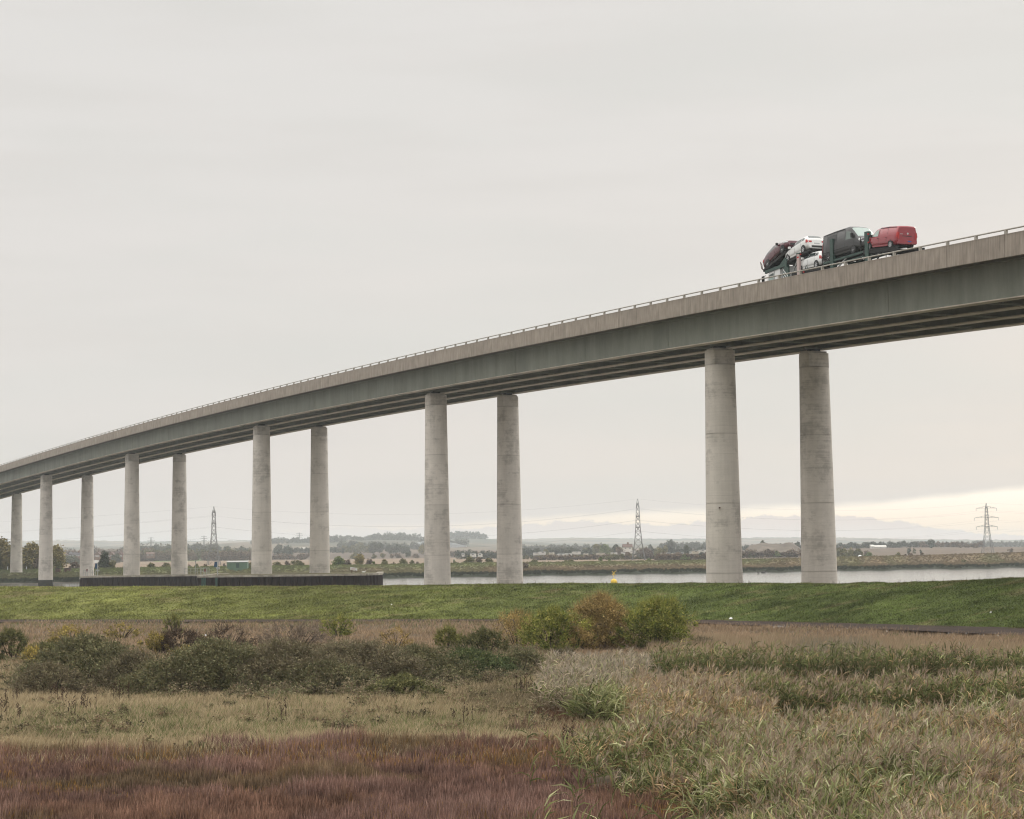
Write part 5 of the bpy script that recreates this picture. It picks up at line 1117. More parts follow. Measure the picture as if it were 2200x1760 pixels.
# green shed on the bank
a = at(487, 1219, 545); c = at(531, 1205.5, 545); r = empty('storage_shed', (a.x, 545, a.z)); tag(r, 'long green metal shed on the far bank right of the left pylon', 'shed'); w = c.x - a.x; h = c.z - a.z
b = MB(); b.box((0, 0, -1.0), (w, 3, h * .82)); b.build('wall', M['shed'], r); b = MB(); b.add([(-.1, -.15, h * .80), (w + .1, -.15, h * .80), (w + .1, 3.1, h), (-.1, 3.1, h), (-.1, -.15, h * .86), (w + .1, -.15, h * .86), (w + .1, 3.1, h * 1.06), (-.1, 3.1, h * 1.06)], [(3, 2, 1, 0), (4, 5, 6, 7), (0, 1, 5, 4), (1, 2, 6, 5), (2, 3, 7, 6), (3, 0, 4, 7)]); b.build('roof', M['steel'], r)
b = MB(); b.box((w * .45, -.03, -.2), (w * .62, .0, h * .66)); b.build('door', M['greenm'], r)
# rusty boxes, stakes, pale van on the bank
for i, (x0, x1, lab) in enumerate([(119, 128, 'left rusty container low on the bank right of the second pier'), (138.5, 150, 'right rusty container low on the bank before the purple bush')]):
    a = at(x0, 1226, 540); c = at(x1, 1220.5, 540); r = empty('rusty_container', (a.x, 540, a.z)); tag(r, lab, 'container', 'rusty containers'); w = c.x - a.x; h = c.z - a.z; b = MB(); b.box((0, 0, -.4), (w, 1.2, h)); b.build('bin', M['rust'], r); b = MB(); b.box((-.04, -.05, h * .8), (w + .04, 1.25, h * .92)); b.build('rim', M['under'], r)
for x, lab in ((16.5, 'white marker stake left of the leftmost pier'), (57, 'white marker stake right of the leftmost pier'), (239.5, 'white marker stake right of the dark conifer')):
    a = at(x, 1218, 548); z = float(zfar(np.array(float(x)), np.array(548.0))); b = MB(); b.bar((0, 0, -.3), (0, 0, a.z - z), .16); b.box((-.11, -.11, a.z - z), (.11, .11, a.z - z + .06)); o = b.build('marker_stake', M['litter'], None, (a.x, 548, z)); tag(o, lab, 'stake', 'marker stakes')
# caravans
M['offwhite'] = mat('weathered_white_panel', (.50, .49, .46), .5, .3, 0, (.5, .15)); M['cream'] = mat('cream_panel', (.42, .38, .30), .5)
def caravan(x0, x1, yb, yt, D, label, col='white', group='static caravans beyond the fields'):
    a = at(x0, yb, D); c = at(x1, yt, D); w = c.x - a.x; h = (c.z - a.z) * .8; r = empty('static_caravan', (a.x, D, a.z)); tag(r, label, 'caravan', group); rot = rng.uniform(-.25, .25); r.rotation_euler = (0, 0, rot)
    b = MB(); b.box((0, 0, -.8), (w, 3.2, h * .86)); b.build('body', M['offwhite' if int(x0) % 3 else 'cream'], r); b = MB(); b.add([(-.1, -.1, h * .86), (w + .1, -.1, h * .86), (w + .1, 3.3, h * .86), (-.1, 3.3, h * .86), (-.1, 1.6, h), (w + .1, 1.6, h)], [(0, 1, 5, 4), (2, 3, 4, 5), (0, 4, 3), (1, 2, 5), (3, 2, 1, 0)]); b.build('roof', M['silver'], r)
    for k_ in range(max(1, int(w / 3))): b = MB(); xx = w * (k_ + .5) / max(1, int(w / 3)); b.box((xx - .5, -.05, h * .4), (xx + .5, .0, h * .7)); b.build('window', M['glass'], r)
    return r
cl = [(992, 998, 1193, 1188.5), (1010, 1022, 1194, 1188.5), (1027, 1035, 1194, 1188.5), (1147, 1159, 1190, 1186.5), (1160, 1173, 1189, 1184.5), (1179, 1189, 1189.5, 1186), (1199, 1213, 1193, 1189), (1213, 1226, 1192.5, 1188), (1231, 1248, 1188, 1184.5), (1254, 1264, 1191, 1188), (1281, 1300, 1190, 1187.5), (1312, 1326, 1189, 1186.5), (1334, 1349, 1188.5, 1185.5), (1354, 1363, 1186, 1182), (1419, 1428, 1190.5, 1187), (1429, 1440, 1191, 1187), (1446, 1451, 1190.5, 1187.5), (1459, 1472, 1192, 1186.5), (1475, 1490, 1188.5, 1184.5), (1488, 1502, 1187, 1182.5), (1502, 1518, 1185.5, 1180.5), (1452, 1459, 1178.5, 1176.5), (1462, 1470, 1178.5, 1176)]
for i, (x0, x1, yb, yt) in enumerate(cl):
    if x0 < 1100: lab = ['small white caravan left of the dark hedge behind the middle piers', 'white caravan in the gap between the two dark hedges, left one', 'white caravan in the gap between the two dark hedges, right one'][i]; D = 1080
    else: lab = 'white caravan between the ninth pier and the right pair of piers, %s from the left' % (['first', 'second', 'third', 'fourth', 'fifth', 'sixth', 'seventh', 'eighth', 'ninth', 'tenth', 'eleventh', 'twelfth', 'thirteenth', 'fourteenth', 'fifteenth', 'sixteenth', 'seventeenth', 'eighteenth', 'nineteenth', 'twentieth'][i - 3]); D = 940 + (i * 37) % 40
    if i in (6, 16): caravan(x0, x1, yb, yt, D, lab.replace('white', 'pale green'), 'pale', )if 'pale' in M else caravan(x0, x1, yb, yt, D, lab, 'white')
    else: caravan(x0, x1, yb, yt, D if yb > 1180 else 1400, lab)
# white van roof behind bank, dome tent, small signs
a = at(201, 1206.5, 640); c = at(210, 1203.5, 640); r = empty('parked_van', (a.x, 640, a.z)); tag(r, 'white vehicle parked just right of the third pier', 'van'); w = c.x - a.x; h = c.z - a.z
b = MB(); b.add([(0, 0, -.6), (w, 0, -.6), (w, 0, h * .6), (w * .8, 0, h), (0, 0, h), (0, 1.8, -.6), (w, 1.8, -.6), (w, 1.8, h * .6), (w * .8, 1.8, h), (0, 1.8, h)], [(0, 1, 2, 3, 4), (9, 8, 7, 6, 5), (0, 5, 6, 1), (1, 6, 7, 2), (2, 7, 8, 3), (3, 8, 9, 4), (4, 9, 5, 0)]); b.build('body', M['white'], r); b = MB(); b.add([(w * .99, .1, h * .62), (w * .99, 1.7, h * .62), (w * .82, 1.7, h * .97), (w * .82, .1, h * .97)], [(0, 1, 2, 3)]); b.build('windscreen', M['glass'], r)
a = at(1848, 1198.5, 700); b = MB(); b.lathe([(.0001 + 1.0 * math.cos(t) * 1.0, 1.1 * math.sin(t)) for t in np.linspace(0, 1.5, 7)], 12); o = b.build('dome_tent', M['litter'], None, (a.x, 700, a.z - .1)); tag(o, 'small pale dome tent on the far bank right of the rightmost pier', 'tent')
a = at(975.5, 1209, 600); c = at(978.5, 1203, 600); b = MB(); b.box((-.25, -.2, -.6), (.25, .2, c.z - a.z)); b.box((-.3, -.25, c.z - a.z), (.3, .25, c.z - a.z + .08)); o = b.build('utility_box', M['shed'], None, (a.x, 600, a.z)); tag(o, 'small green utility box on the bank behind the eighth pier', 'box')

# ------------------------------------------------------------------ pylons and wires
def pylon(xm, ytop, D, arms_across, label, Hb=1.0, thick=1.0, aw=(5.6, 6.6, 5.8), group='lattice pylons'):
    z0 = float(zfar(np.array(float(xm)), np.array(float(D)))); X = X_at(xm, D); H = at(xm, ytop, D).z - z0
    r = empty('pylon', (X, D, z0)); tag(r, label, 'pylon', group)
    wd = lambda t: H * np.interp(t, [0, .28, .55, .87, 1.0], [.105, .060, .036, .024, .003])
    lv = [0, .14, .28, .37, .46, .55, .63, .71, .79, .87, .94, 1.0]; Lt = .20 * thick; Bt = .10 * thick
    for sx, sy in ((-1, -1), (1, -1), (1, 1), (-1, 1)):
        b = MB()
        for i in range(len(lv) - 1): b.bar((sx * wd(lv[i]), sy * wd(lv[i]), lv[i] * H), (sx * wd(lv[i + 1]), sy * wd(lv[i + 1]), lv[i + 1] * H), Lt * (1 - .45 * lv[i]))
        b.build('leg', M['pylon'], r)
    for f_ in range(4):
        b = MB(); q = [(-1, -1), (1, -1), (1, 1), (-1, 1)]; a, c = q[f_], q[(f_ + 1) % 4]
        for i in range(len(lv) - 2):
            w0, w1 = wd(lv[i]), wd(lv[i + 1]); za, zb = lv[i] * H, lv[i + 1] * H
            b.bar((a[0] * w0, a[1] * w0, za), (c[0] * w1, c[1] * w1, zb), Bt); b.bar((c[0] * w0, c[1] * w0, za), (a[0] * w1, a[1] * w1, zb), Bt)
            if i in (1, 2, 4, 7, 9): b.bar((a[0] * w0, a[1] * w0, za), (c[0] * w0, c[1] * w0, za), Bt * 1.2)
        b.build('lattice', M['pylon'], r)
    pts = []
    for lvl, aw_ in zip((.90, .71, .53), aw):
        for s in (-1, 1):
            b = MB(); w0 = wd(lvl); tip = Vector((s * aw_, 0, lvl * H - .1)) if arms_across else Vector((0, s * aw_, lvl * H - .1)); up_ = Vector((0, 0, (lvl + .035) * H))
            for e in (-1, 1):
                base = Vector((s * w0, e * w0, lvl * H)) if arms_across else Vector((e * w0, s * w0, lvl * H)); b.bar(base, tip, .12 * thick); b.bar(base + Vector((0, 0, H * .035)), tip, .10 * thick)
                for t_ in (.35, .65): b.bar(base.lerp(tip, t_), (base + Vector((0, 0, H * .035))).lerp(tip, t_), .07 * thick)
            b.bar(Vector((-w0, -w0, lvl * H)), Vector((w0, w0, lvl * H)), .12 * thick); b.bar(Vector((-w0, w0, lvl * H)), Vector((w0, -w0, lvl * H)), .12 * thick)
            b.bar(Vector((-w0, -w0, lvl * H)), Vector((w0, -w0, lvl * H)), .26 * thick)
            b.build('cross_arm', M['pylon'], r); b = MB(); lo = tip - Vector((0, 0, H * .055)); b.bar(tip, lo, .16 * thick); b.build('insulator', M['steel'], r)
            pts.append(Vector((X, D, z0)) + lo)
    return pts, Vector((X, D, z0 + H))
p1, t1 = pylon(459.3, 1088.5, 850, False, 'lattice pylon between the fifth and sixth piers from the left')
p2, t2 = pylon(1371.5, 1072, 842, False, 'lattice pylon in front of the caravans, seen edge on')
p3, t3 = pylon(2121.5, 1081, 1059, True, 'lattice pylon near the right edge with its arms spread wide')
for i, (x, yt, lab) in enumerate([(324.3, 1153.5, 'tiny far pylon left of the fifth pier'), (438.3, 1150.5, 'tiny far pylon just left of the left pylon'), (16, 1156.5, 'tiny far pylon at the left edge of the view'), (643, 1144, 'tiny far pylon right of the sixth pier'), (1466, 1165, 'short far mast right of the round dark tree')]):
    D = 2650 if i < 4 else 1500; pylon(x, yt, D, True, lab, thick=2.2 if i < 4 else 1.4, aw=(4, 5, 4) if i < 4 else (1.2, 1.2, 1.2), group='tiny pylons in the haze')
def wire(a, c, sag, label):
    n = 24; pts = []
    for i in range(n + 1):
        f_ = i / n; p = a.lerp(c, f_); p.z -= sag * 4 * f_ * (1 - f_); pts.append(p - a)
    b = MB(); b.tube(pts, .014, 4, False); o = b.build('overhead_wire', M['wire'], None, a); tag(o, label, 'wire', 'overhead power lines')
offL = [Vector((p.x - 330, p.y + 60, p.z - 3)) for p in p1]; tL = t1 + Vector((-330, 60, -3))
offR = [Vector((p.x + 330, p.y + 90, p.z)) for p in p3]; tR = t3 + Vector((330, 90, 0))
lvn = ['upper', 'upper', 'middle', 'middle', 'lower', 'lower']
for i in range(6):
    sd_ = ('near', 'far')[i % 2]
    wire(offL[i], p1[i], 6.0, '%s %s wire left of the left pylon' % (sd_, lvn[i])); wire(p1[i], p2[i], 6.2, '%s %s wire between the left and middle pylons' % (sd_, lvn[i])); wire(p2[i], p3[i], 5.0, '%s %s wire between the middle and right pylons' % (sd_, lvn[i])); wire(p3[i], offR[i], 5.0, '%s %s wire right of the right pylon' % (sd_, lvn[i]))
wire(tL, t1, 5.2, 'earth wire at the tip left of the left pylon'); wire(t1, t2, 5, 'earth wire between the tips of the left and middle pylons'); wire(t2, t3, 4.5, 'earth wire between the tips of the middle and right pylons'); wire(t3, tR, 4.5, 'earth wire at the tip right of the right pylon')
#@@PART4@@

# ------------------------------------------------------------------ bushes and brambles on the marsh
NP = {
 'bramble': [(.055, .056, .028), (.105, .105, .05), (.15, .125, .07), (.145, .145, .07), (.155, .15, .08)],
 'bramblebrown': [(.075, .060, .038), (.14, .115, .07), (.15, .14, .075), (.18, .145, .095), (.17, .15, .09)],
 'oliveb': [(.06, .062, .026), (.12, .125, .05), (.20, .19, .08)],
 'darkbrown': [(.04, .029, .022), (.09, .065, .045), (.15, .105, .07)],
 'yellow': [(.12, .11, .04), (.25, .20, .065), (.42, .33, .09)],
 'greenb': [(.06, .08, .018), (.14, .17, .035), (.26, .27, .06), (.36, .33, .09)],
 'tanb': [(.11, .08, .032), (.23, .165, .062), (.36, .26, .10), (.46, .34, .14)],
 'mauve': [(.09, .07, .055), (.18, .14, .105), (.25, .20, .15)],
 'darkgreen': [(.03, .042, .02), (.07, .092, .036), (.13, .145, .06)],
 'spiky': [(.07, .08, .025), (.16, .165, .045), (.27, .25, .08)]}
def near_bush(cx_, yb, yt, wpx_, pal, label, cat='bush', dens=1.0, leaf=.085, lobes=.2, dome=True, depth=.8, arch_=0):
    X, D = onz(cx_, yb, ZF); X = float(X); D = float(D); w = wpx_ * D / F; h = (yb - yt) * D / F; h *= (.80 + .14 * rng.random()) if cat == 'bramble' else 1; w *= 1.24 if cat == 'bramble' else 1
    D += w * .5 * depth; X = X_at(cx_, D); zf = float(zfield(np.array(X), np.array(D)))
    root = empty('bramble_bush' if cat == 'bramble' else 'bush', (X, D, zf - .03)); tag(root, label, cat)
    n = int(dens * wpx_ * (yb - yt) * .62); nc = max(34, int(n / (26 if cat == 'bramble' else 40)))
    if dome:
        t = rng.random(nc) * 2 * math.pi; cz = rng.random(nc) ** .8; rr_ = (np.clip(1 - cz ** 1.7, 0, 1) ** .62 * 1.25 if cat == 'bramble' else np.sqrt(np.clip(1 - cz ** 2.4, 0, 1))) * (.35 + .65 * rng.random(nc) ** .4)
        ph_ = rng.random() * 6; k = 1 + lobes * np.sin(t * 2 + ph_) * .6 + lobes * np.sin(t * 5 + ph_ * 2 + cz * 3) * .5
        cen = np.stack([w * .47 * rr_ * k * np.cos(t), w * .47 * depth * rr_ * k * np.sin(t), h * .92 * cz * (.72 + .5 * vnoise(np.cos(t) * rr_ * w * .5 + 40 + cx_, np.sin(t) * rr_ * w + 40, 7, 2, .9))], 1)
    else:
        w *= 1.22; cen = crown_shape(w, h, nc, lobes, 0.0)
    rad = np.minimum(.085 * h + .035 * w, .34) * (.4 + 1.0 * rng.random(nc) ** 1.5)
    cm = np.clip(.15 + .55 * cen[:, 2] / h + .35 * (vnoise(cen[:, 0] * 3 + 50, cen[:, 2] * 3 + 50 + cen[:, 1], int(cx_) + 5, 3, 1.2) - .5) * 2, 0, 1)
    leaf *= .8 if cat == 'bramble' else 1; V, c = leafcloud(int(n * (1.3 if cat == 'bramble' else 1)), cen, rad, leaf, NP[pal], cm); c = c * (1.08 if cat == 'bramble' else .9); c = c * np.repeat((.5 + 1.0 * vnoise(V[::3, 0] + cx_, V[::3, 2] * 1.4 + V[::3, 1], 131, 3, .55)), 3)[:, None]  # patchy darkening paints shaded hollows into the leaf colours
    # arching sprays and twigs reaching out of the outline
    m_ = int(n * .16); kk = rng.integers(0, nc, m_); a = cen[kk]; dv = a / (np.linalg.norm(a, axis=1)[:, None] + 1e-6) + rng.normal(0, .45, (m_, 3)); dv[:, 2] = abs(dv[:, 2]) + .25; dv /= np.linalg.norm(dv, axis=1)[:, None]
    ln = (.16 + .22 * rng.random(m_)) * (h ** .5) * (.7 if cat == 'bramble' else 1); p0 = a + dv * rad[kk][:, None] * .55; tip = p0 + dv * ln[:, None]; sd_ = np.cross(dv, rng.normal(size=(m_, 3))); sd_ /= np.linalg.norm(sd_, axis=1)[:, None]; sd_ *= .014
    V2 = np.stack([p0 - sd_, p0 + sd_, tip], 1).reshape(-1, 3); c2 = np.repeat(np.array(NP[pal])[rng.integers(1, len(NP[pal]), m_)] * .85, 3, 0)
    V = np.concatenate([V, V2]); c = np.concatenate([c, c2]); V[:, 2] = np.maximum(V[:, 2], .0)
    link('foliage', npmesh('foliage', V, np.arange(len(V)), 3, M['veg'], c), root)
    b = MB()
    for q in range(9):
        t_ = q * .7 + rng.random(); r0 = .12 * w; b.tube([(math.cos(t_) * r0 * .3, math.sin(t_) * r0 * .3, -.05), (math.cos(t_) * w * .16, math.sin(t_) * w * .14, h * .42), (math.cos(t_) * w * .27, math.sin(t_) * w * .24, h * .74)], [.035, .022, .008], 5, False)
    b.build('branch', M['bark'], root)
    return root
NB = near_bush
NB(1288, 1399, 1283, 134, 'tanb', 'tall rounded tan brown bush in front of the green bank', dens=1.5, leaf=.08, dome=False, lobes=.1)
NB(1412, 1401, 1289, 140, 'greenb', 'bright yellow green bush right of the tan brown one', dens=1.35, leaf=.09, dome=False, lobes=.3)
NB(1182, 1405, 1314, 140, 'greenb', 'low yellow green bush left of the tan brown one', dens=1.2, leaf=.085, dome=False, lobes=.3)
NB(1110, 1398, 1317, 118, 'tanb', 'thin brown bush with upright twigs behind the low green bush', dens=.7, leaf=.06, dome=False, lobes=.25)
NB(1236, 1404, 1352, 100, 'tanb', 'low brown growth at the left foot of the tan bush', dens=1.0, leaf=.07)
NB(960, 1402, 1341, 68, 'spiky', 'small dark olive bush standing in pale grass', dens=1.2)
NB(1040, 1412, 1352, 120, 'oliveb', 'olive scrub between the small dark bush and the thin brown bush', dens=1.0)
NB(727, 1372, 1322, 78, 'greenb', 'small olive bush overlapping the foot of the green bank', dens=1.0, leaf=.075, dome=False)
NB(376, 1366, 1322, 50, 'spiky', 'small upright green shrub at the foot of the bank', dens=1.1, dome=False)
NB(388, 1412, 1350, 116, 'darkbrown', 'dark brown thorny thicket below the upright green shrub', dens=1.1, leaf=.07)
NB(190, 1482, 1362, 262, 'bramble', 'large dark bramble mound at the left', 'bramble', 1.1, .10, .35)
NB(110, 1495, 1418, 150, 'bramblebrown', 'low grey brown bramble at the left foot of the large dark mound', 'bramble', 1.0, .08)
NB(290, 1488, 1400, 130, 'bramblebrown', 'brown bramble filling the gap between the two dark mounds', 'bramble', 1.0, .085)
NB(462, 1500, 1382, 260, 'bramble', 'second dark bramble mound left of the middle', 'bramble', 1.1, .10, .35)
NB(385, 1500, 1432, 130, 'bramblebrown', 'low olive bramble at the left foot of the second mound', 'bramble', 1.0, .085)
NB(610, 1497, 1372, 240, 'bramblebrown', 'broad brown green bramble right of the second mound', 'bramble', 1.1, .09, .3)
NB(760, 1484, 1364, 250, 'bramblebrown', 'broad bramble with a pale brown crest in the middle of the hedge', 'bramble', 1.1, .09, .3)
NB(690, 1500, 1420, 200, 'bramble', 'dark low bramble in front of the broad brown ones', 'bramble', 1.1, .09, .3)
NB(890, 1475, 1384, 210, 'bramble', 'dark green bramble above the small round mound', 'bramble', 1.1, .09, .3)
NB(1010, 1462, 1388, 180, 'darkgreen', 'dark green bramble at the right part of the hedge', 'bramble', 1.1, .09, .3)
NB(1115, 1452, 1392, 120, 'bramble', 'last low bramble at the right end of the hedge', 'bramble', 1.0, .085)
NB(862, 1507, 1446, 122, 'oliveb', 'small round olive bramble mound in front of the hedge', 'bramble', 1.1, .08)
NB(28, 1428, 1360, 96, 'oliveb', 'olive shrub at the left edge', dens=1.0); NB(104, 1424, 1380, 90, 'oliveb', 'low olive shrub right of the one at the left edge', dens=.9)
NB(150, 1392, 1350, 96, 'yellow', 'yellow leaved sapling behind the top of the large mound', dens=.6, leaf=.08, dome=False); NB(262, 1378, 1340, 90, 'yellow', 'yellow leaved sapling behind the right side of the large mound', dens=.55, leaf=.08, dome=False)
NB(336, 1412, 1360, 64, 'yellow', 'bright yellow sapling left of the dark brown thicket', dens=.75, leaf=.08, dome=False); NB(405, 1428, 1388, 60, 'yellow', 'yellow leaved sapling below the dark brown thicket', dens=.5, leaf=.08, dome=False); NB(75, 1440, 1388, 60, 'yellow', 'thin yellow sapling left of the large mound', dens=.5, leaf=.08, dome=False)
NB(490, 1404, 1350, 130, 'darkbrown', 'reddish brown scrub patch right of the dark thicket', dens=.6, leaf=.06); NB(640, 1402, 1345, 190, 'mauve', 'mauve grey twiggy scrub behind the hedge', dens=.75, leaf=.06); NB(850, 1398, 1352, 110, 'tanb', 'thin tan scrub left of the small dark olive bush', dens=.4, leaf=.06)
NB(1214, 1432, 1394, 74, 'bramblebrown', 'small dark tuft below the tan bush among pale reeds', dens=1.0, leaf=.08); NB(1500, 1402, 1372, 100, 'bramblebrown', 'low dark scrub right of the yellow green bush', dens=.8, leaf=.07)

# ------------------------------------------------------------------ ground cover, as uncountable stuff
def blades(X, Y, Z, h, w, lean, az_, cb, ct, bend=.35):
    """two-segment blades; cb / ct base and tip colours"""
    n = len(X); a = az_; f = rng.random(n) * 2 * math.pi
    lx, ly = np.cos(a) * lean * h, np.sin(a) * lean * h; wx, wy = np.cos(f) * w * .5, np.sin(f) * w * .5
    p0 = np.stack([X, Y, Z], 1); m_ = p0 + np.stack([lx * bend, ly * bend, h * .55], 1); t = p0 + np.stack([lx, ly, h * np.sqrt(np.clip(1 - (lean * .55) ** 2, .2, 1))], 1)
    s = np.stack([wx, wy, np.zeros(n)], 1)
    V = np.stack([p0 - s, p0 + s, m_ + s * .8, m_ - s * .8, t], 1).reshape(-1, 3)
    i = np.arange(n)[:, None] * 5; Fq = np.concatenate([i + np.array([[0, 1, 2]]), i + np.array([[0, 2, 3]]), i + np.array([[3, 2, 4]])], 1).reshape(-1)
    cm = (cb + ct) * .5; C_ = np.stack([cb, cb, cm, cm, ct], 1).reshape(-1, 3)
    return V, Fq, C_
def tris(X, Y, Z, h, w, lean, az_, col, ct=None):
    n = len(X); f = rng.random(n) * 2 * math.pi; p0 = np.stack([X, Y, Z], 1); s = np.stack([np.cos(f) * w * .5, np.sin(f) * w * .5, np.zeros(n)], 1)
    t = p0 + np.stack([np.cos(az_) * lean * h, np.sin(az_) * lean * h, h], 1)
    V = np.stack([p0 - s, p0 + s, t], 1).reshape(-1, 3); return V, np.arange(3 * n), (np.repeat(col, 3, 0) if ct is None else np.stack([col, col, ct], 1).reshape(-1, 3))
class Acc:
    def __init__(s): s.V = []; s.F = []; s.C = []; s.n = 0
    def add(s, VFC): V, F_, C_ = VFC; s.V.append(V); s.F.append(F_ + s.n); s.C.append(C_); s.n += len(V)
    def build(s, name, label, cat, m=None):
        o = link(name, npmesh(name, np.concatenate(s.V), np.concatenate(s.F), 3, m or M['veg'], np.concatenate(s.C))); tag(o, label, cat, kind='stuff'); return o
def wide(n, a, b, lo, hi, k=.4):
    """n columns between a and b, and k times that density out to lo and hi"""
    m1 = int(n * k * (a - lo) / (b - a)); m2 = int(n * k * (hi - b) / (b - a))
    return np.concatenate([rng.uniform(a, b, n), rng.uniform(lo, a, m1), rng.uniform(b, hi, m2)])
def sample(n, x0, x1, y0, y1):
    x = wide(n, max(x0, -260), min(x1, 2500), -900 if x0 < 0 else x0, 3200 if x1 > 2100 else x1); n = len(x); y = rng.uniform(y0, y1, n); X, D = onz(x, y, ZF); return x, y, X, D
def pick(cols, k):
    cols = np.array(cols); ci = np.clip(k, 0, .9999) * (len(cols) - 1); i = np.floor(ci).astype(int); f = (ci - i)[:, None]; return cols[i] * (1 - f) + cols[i + 1] * f
def ell(x, y, cx_, cy_, rx_, ry_): return np.clip(1.25 - ((x - cx_) / rx_) ** 2 - ((y - cy_) / ry_) ** 2, 0, 1)
BX = [(1500, 1275), (1560, 1270), (1610, 1245), (1660, 1262), (1700, 1330), (1760, 1480), (1850, 1640), (2000, 1850), (2100, 1950)]
def xborder(y): return np.interp(y, [p[0] for p in BX], [p[1] for p in BX])
YH = [(-400, 1612), (0, 1608), (200, 1598), (400, 1614), (560, 1594), (700, 1602), (850, 1600), (1000, 1590), (1150, 1585), (1290, 1600)]
def heath_mask(x, y, X, D):
    nz = (vnoise(X, D, 81, 3, 2.2) - .5)
    return (y > np.interp(x, [p[0] for p in YH], [p[1] for p in YH]) + nz * 60 + rng.normal(0, 5, len(x))) & (x < xborder(y) + nz * 260 + rng.normal(0, 26, len(x)))
def reed_kind(x, y, X, D):
    """0 none, 1 front bed, 2 second bed, 3 rear bed, 4 pale reeds, 5 leafy clump, 6 brown plumed"""
    nz = (vnoise(X, D, 82, 3, 1.8) - .5); nx = nz * 60; ny = nz * 16; k = np.zeros(len(x), int)
    k[(x > 1455 + nx) & (y > 1456 + ny) & (y < 1480 + ny * .5)] = 3
    k[(x > 1395 + nx) & (x < 1470) & (y > 1450) & (y < 1490 + ny)] = 3
    k[(x > 1165 + nx - (y - 1462) * .2) & (x < 1405 + nx) & (y > 1450 + ny + (1250 - x).clip(0, 200) * .25) & (y < 1536 + ny)] = 4
    k[(x > 1345 + nx) & (x < 1660 + nx) & (y > 1512 + ny) & (y < 1612)] = 6
    k[(x > 1590 + nx) & (y > 1532 + ny) & (y < 1564 + ny * .6)] = 2
    k[(y > 1602 + ny) & (x > xborder(y) + nz * 260 + rng.normal(0, 40, len(x)))] = 1
    k[(ell(x, y, 1285 + nx, 1546 + ny, 66, 20) + rng.normal(0, .15, len(x)) > .42)] = 5
    return k
def gz(X, D): return zfield(X, D)
W2PI = 2 * math.pi
# heath of reddish brown twigs
A = Acc(); n = 370000; x, y, X, D = sample(n, -260, 2000, 1560, 2010); m_ = heath_mask(x, y, X, D); x, y, X, D = x[m_], y[m_], X[m_], D[m_]; n = len(x)
clump = vnoise(X, D, 83, 2, .75); big = vnoise(X, D, 84, 3, 4.5); fine = vnoise(X, D, 85, 2, .22)
h = (.06 + .60 * clump ** 2.4 + .24 * fine ** 2 + .15 * rng.random(n) ** 3) * (.5 + .8 * big)
k = .28 * big + .22 * clump + .22 * fine + .42 * rng.random(n) - .05
c = pick([(.048, .031, .026), (.135, .080, .063), (.25, .150, .118), (.39, .27, .225)], k * 1.03)
rp = smooth(.52, .66, vnoise(X, D, 105, 3, 2.6)); c = c * (1 - .55 * rp[:, None]) + .55 * rp[:, None] * pick([(.06, .034, .022), (.16, .088, .054), (.27, .155, .095), (.37, .24, .15)], k); ol = smooth(.60, .72, vnoise(X, D, 106, 3, 3.1)); c = c * (1 - .5 * ol[:, None]) + .5 * ol[:, None] * pick([(.06, .05, .02), (.15, .125, .055), (.24, .20, .09)], k)
c = c * (.5 + 1.25 * vnoise(X, D, 133, 3, .45))[:, None]  # clump-sized tone variation; shadow between the plants is painted into the twig colour
ora = np.clip(ell(x, y, 760, 1632, 520, 26) * (vnoise(X, D, 86, 3, 2.5) > .42) + ell(x, y, 60, 1665, 210, 50) * .8 * (vnoise(X, D, 87, 3, 3) > .4) + ell(x, y, 420, 1696, 320, 22) * .8 * (vnoise(X, D, 88, 3, 2) > .4) + ell(x, y, 1180, 1640, 120, 24) + .45 * (vnoise(X, D, 89, 3, 3.3) > .66) + ell(x, y, 1500, 1745, 120, 30) * .6, 0, 1)[:, None]
oc = pick([(.14, .085, .03), (.30, .17, .05), (.42, .235, .07), (.28, .23, .09)], rng.random(n) * .6 + .4 * vnoise(X, D, 90, 2, 1.5))
sel = rng.random(n)[:, None] < ora * .5; c = np.where(sel, oc, c); h = np.where(sel[:, 0], h * .7, h)
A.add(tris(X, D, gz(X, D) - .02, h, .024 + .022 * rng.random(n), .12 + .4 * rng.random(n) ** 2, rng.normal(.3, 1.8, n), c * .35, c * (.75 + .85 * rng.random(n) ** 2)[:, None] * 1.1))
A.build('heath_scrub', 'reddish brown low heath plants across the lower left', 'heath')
# grass: pale, brown and green
A = Acc(); n = 430000; x = wide(n, -260, 2500, -900, 3200); n = len(x); y = 1338 + (1640 - 1338) * rng.random(n) ** 1.0; X, D = onz(x, y, ZF)
rk = reed_kind(x, y, X, D); hm = heath_mask(x, y, X, D); ditch = (x > 1440) & (((y > 1481) & (y < 1528)) | ((y > 1566) & (y < 1600) & (x > 1620)))
keep = (~hm | (rng.random(n) < .05)) & ((rk == 0) | (rng.random(n) < .35)) & (~ditch | (rng.random(n) < .15)) & (y > np.interp(x, XS, Y_TOE) + np.interp(x, [0, 600, 1300, 1500, 1900, 2200, 3200], [3, 2, 2, 5, 9, 13, 22]) + 2 * rng.random(n)); x, y, X, D = x[keep], y[keep], X[keep], D[keep]; n = len(x)
cl = vnoise(X, D, 91, 3, 1.6); bg_ = vnoise(X, D, 92, 3, 7); fi = vnoise(X, D, 93, 2, .5)
pale = 1.65 * pick([(.09, .070, .04), (.20, .162, .095), (.31, .25, .155), (.42, .34, .23)], .3 * bg_ + .35 * fi + .35 * rng.random(n))
brn = 1.8 * pick([(.075, .054, .034), (.17, .122, .078), (.27, .195, .125), (.37, .28, .19)], .35 * bg_ + .3 * fi + .35 * rng.random(n))
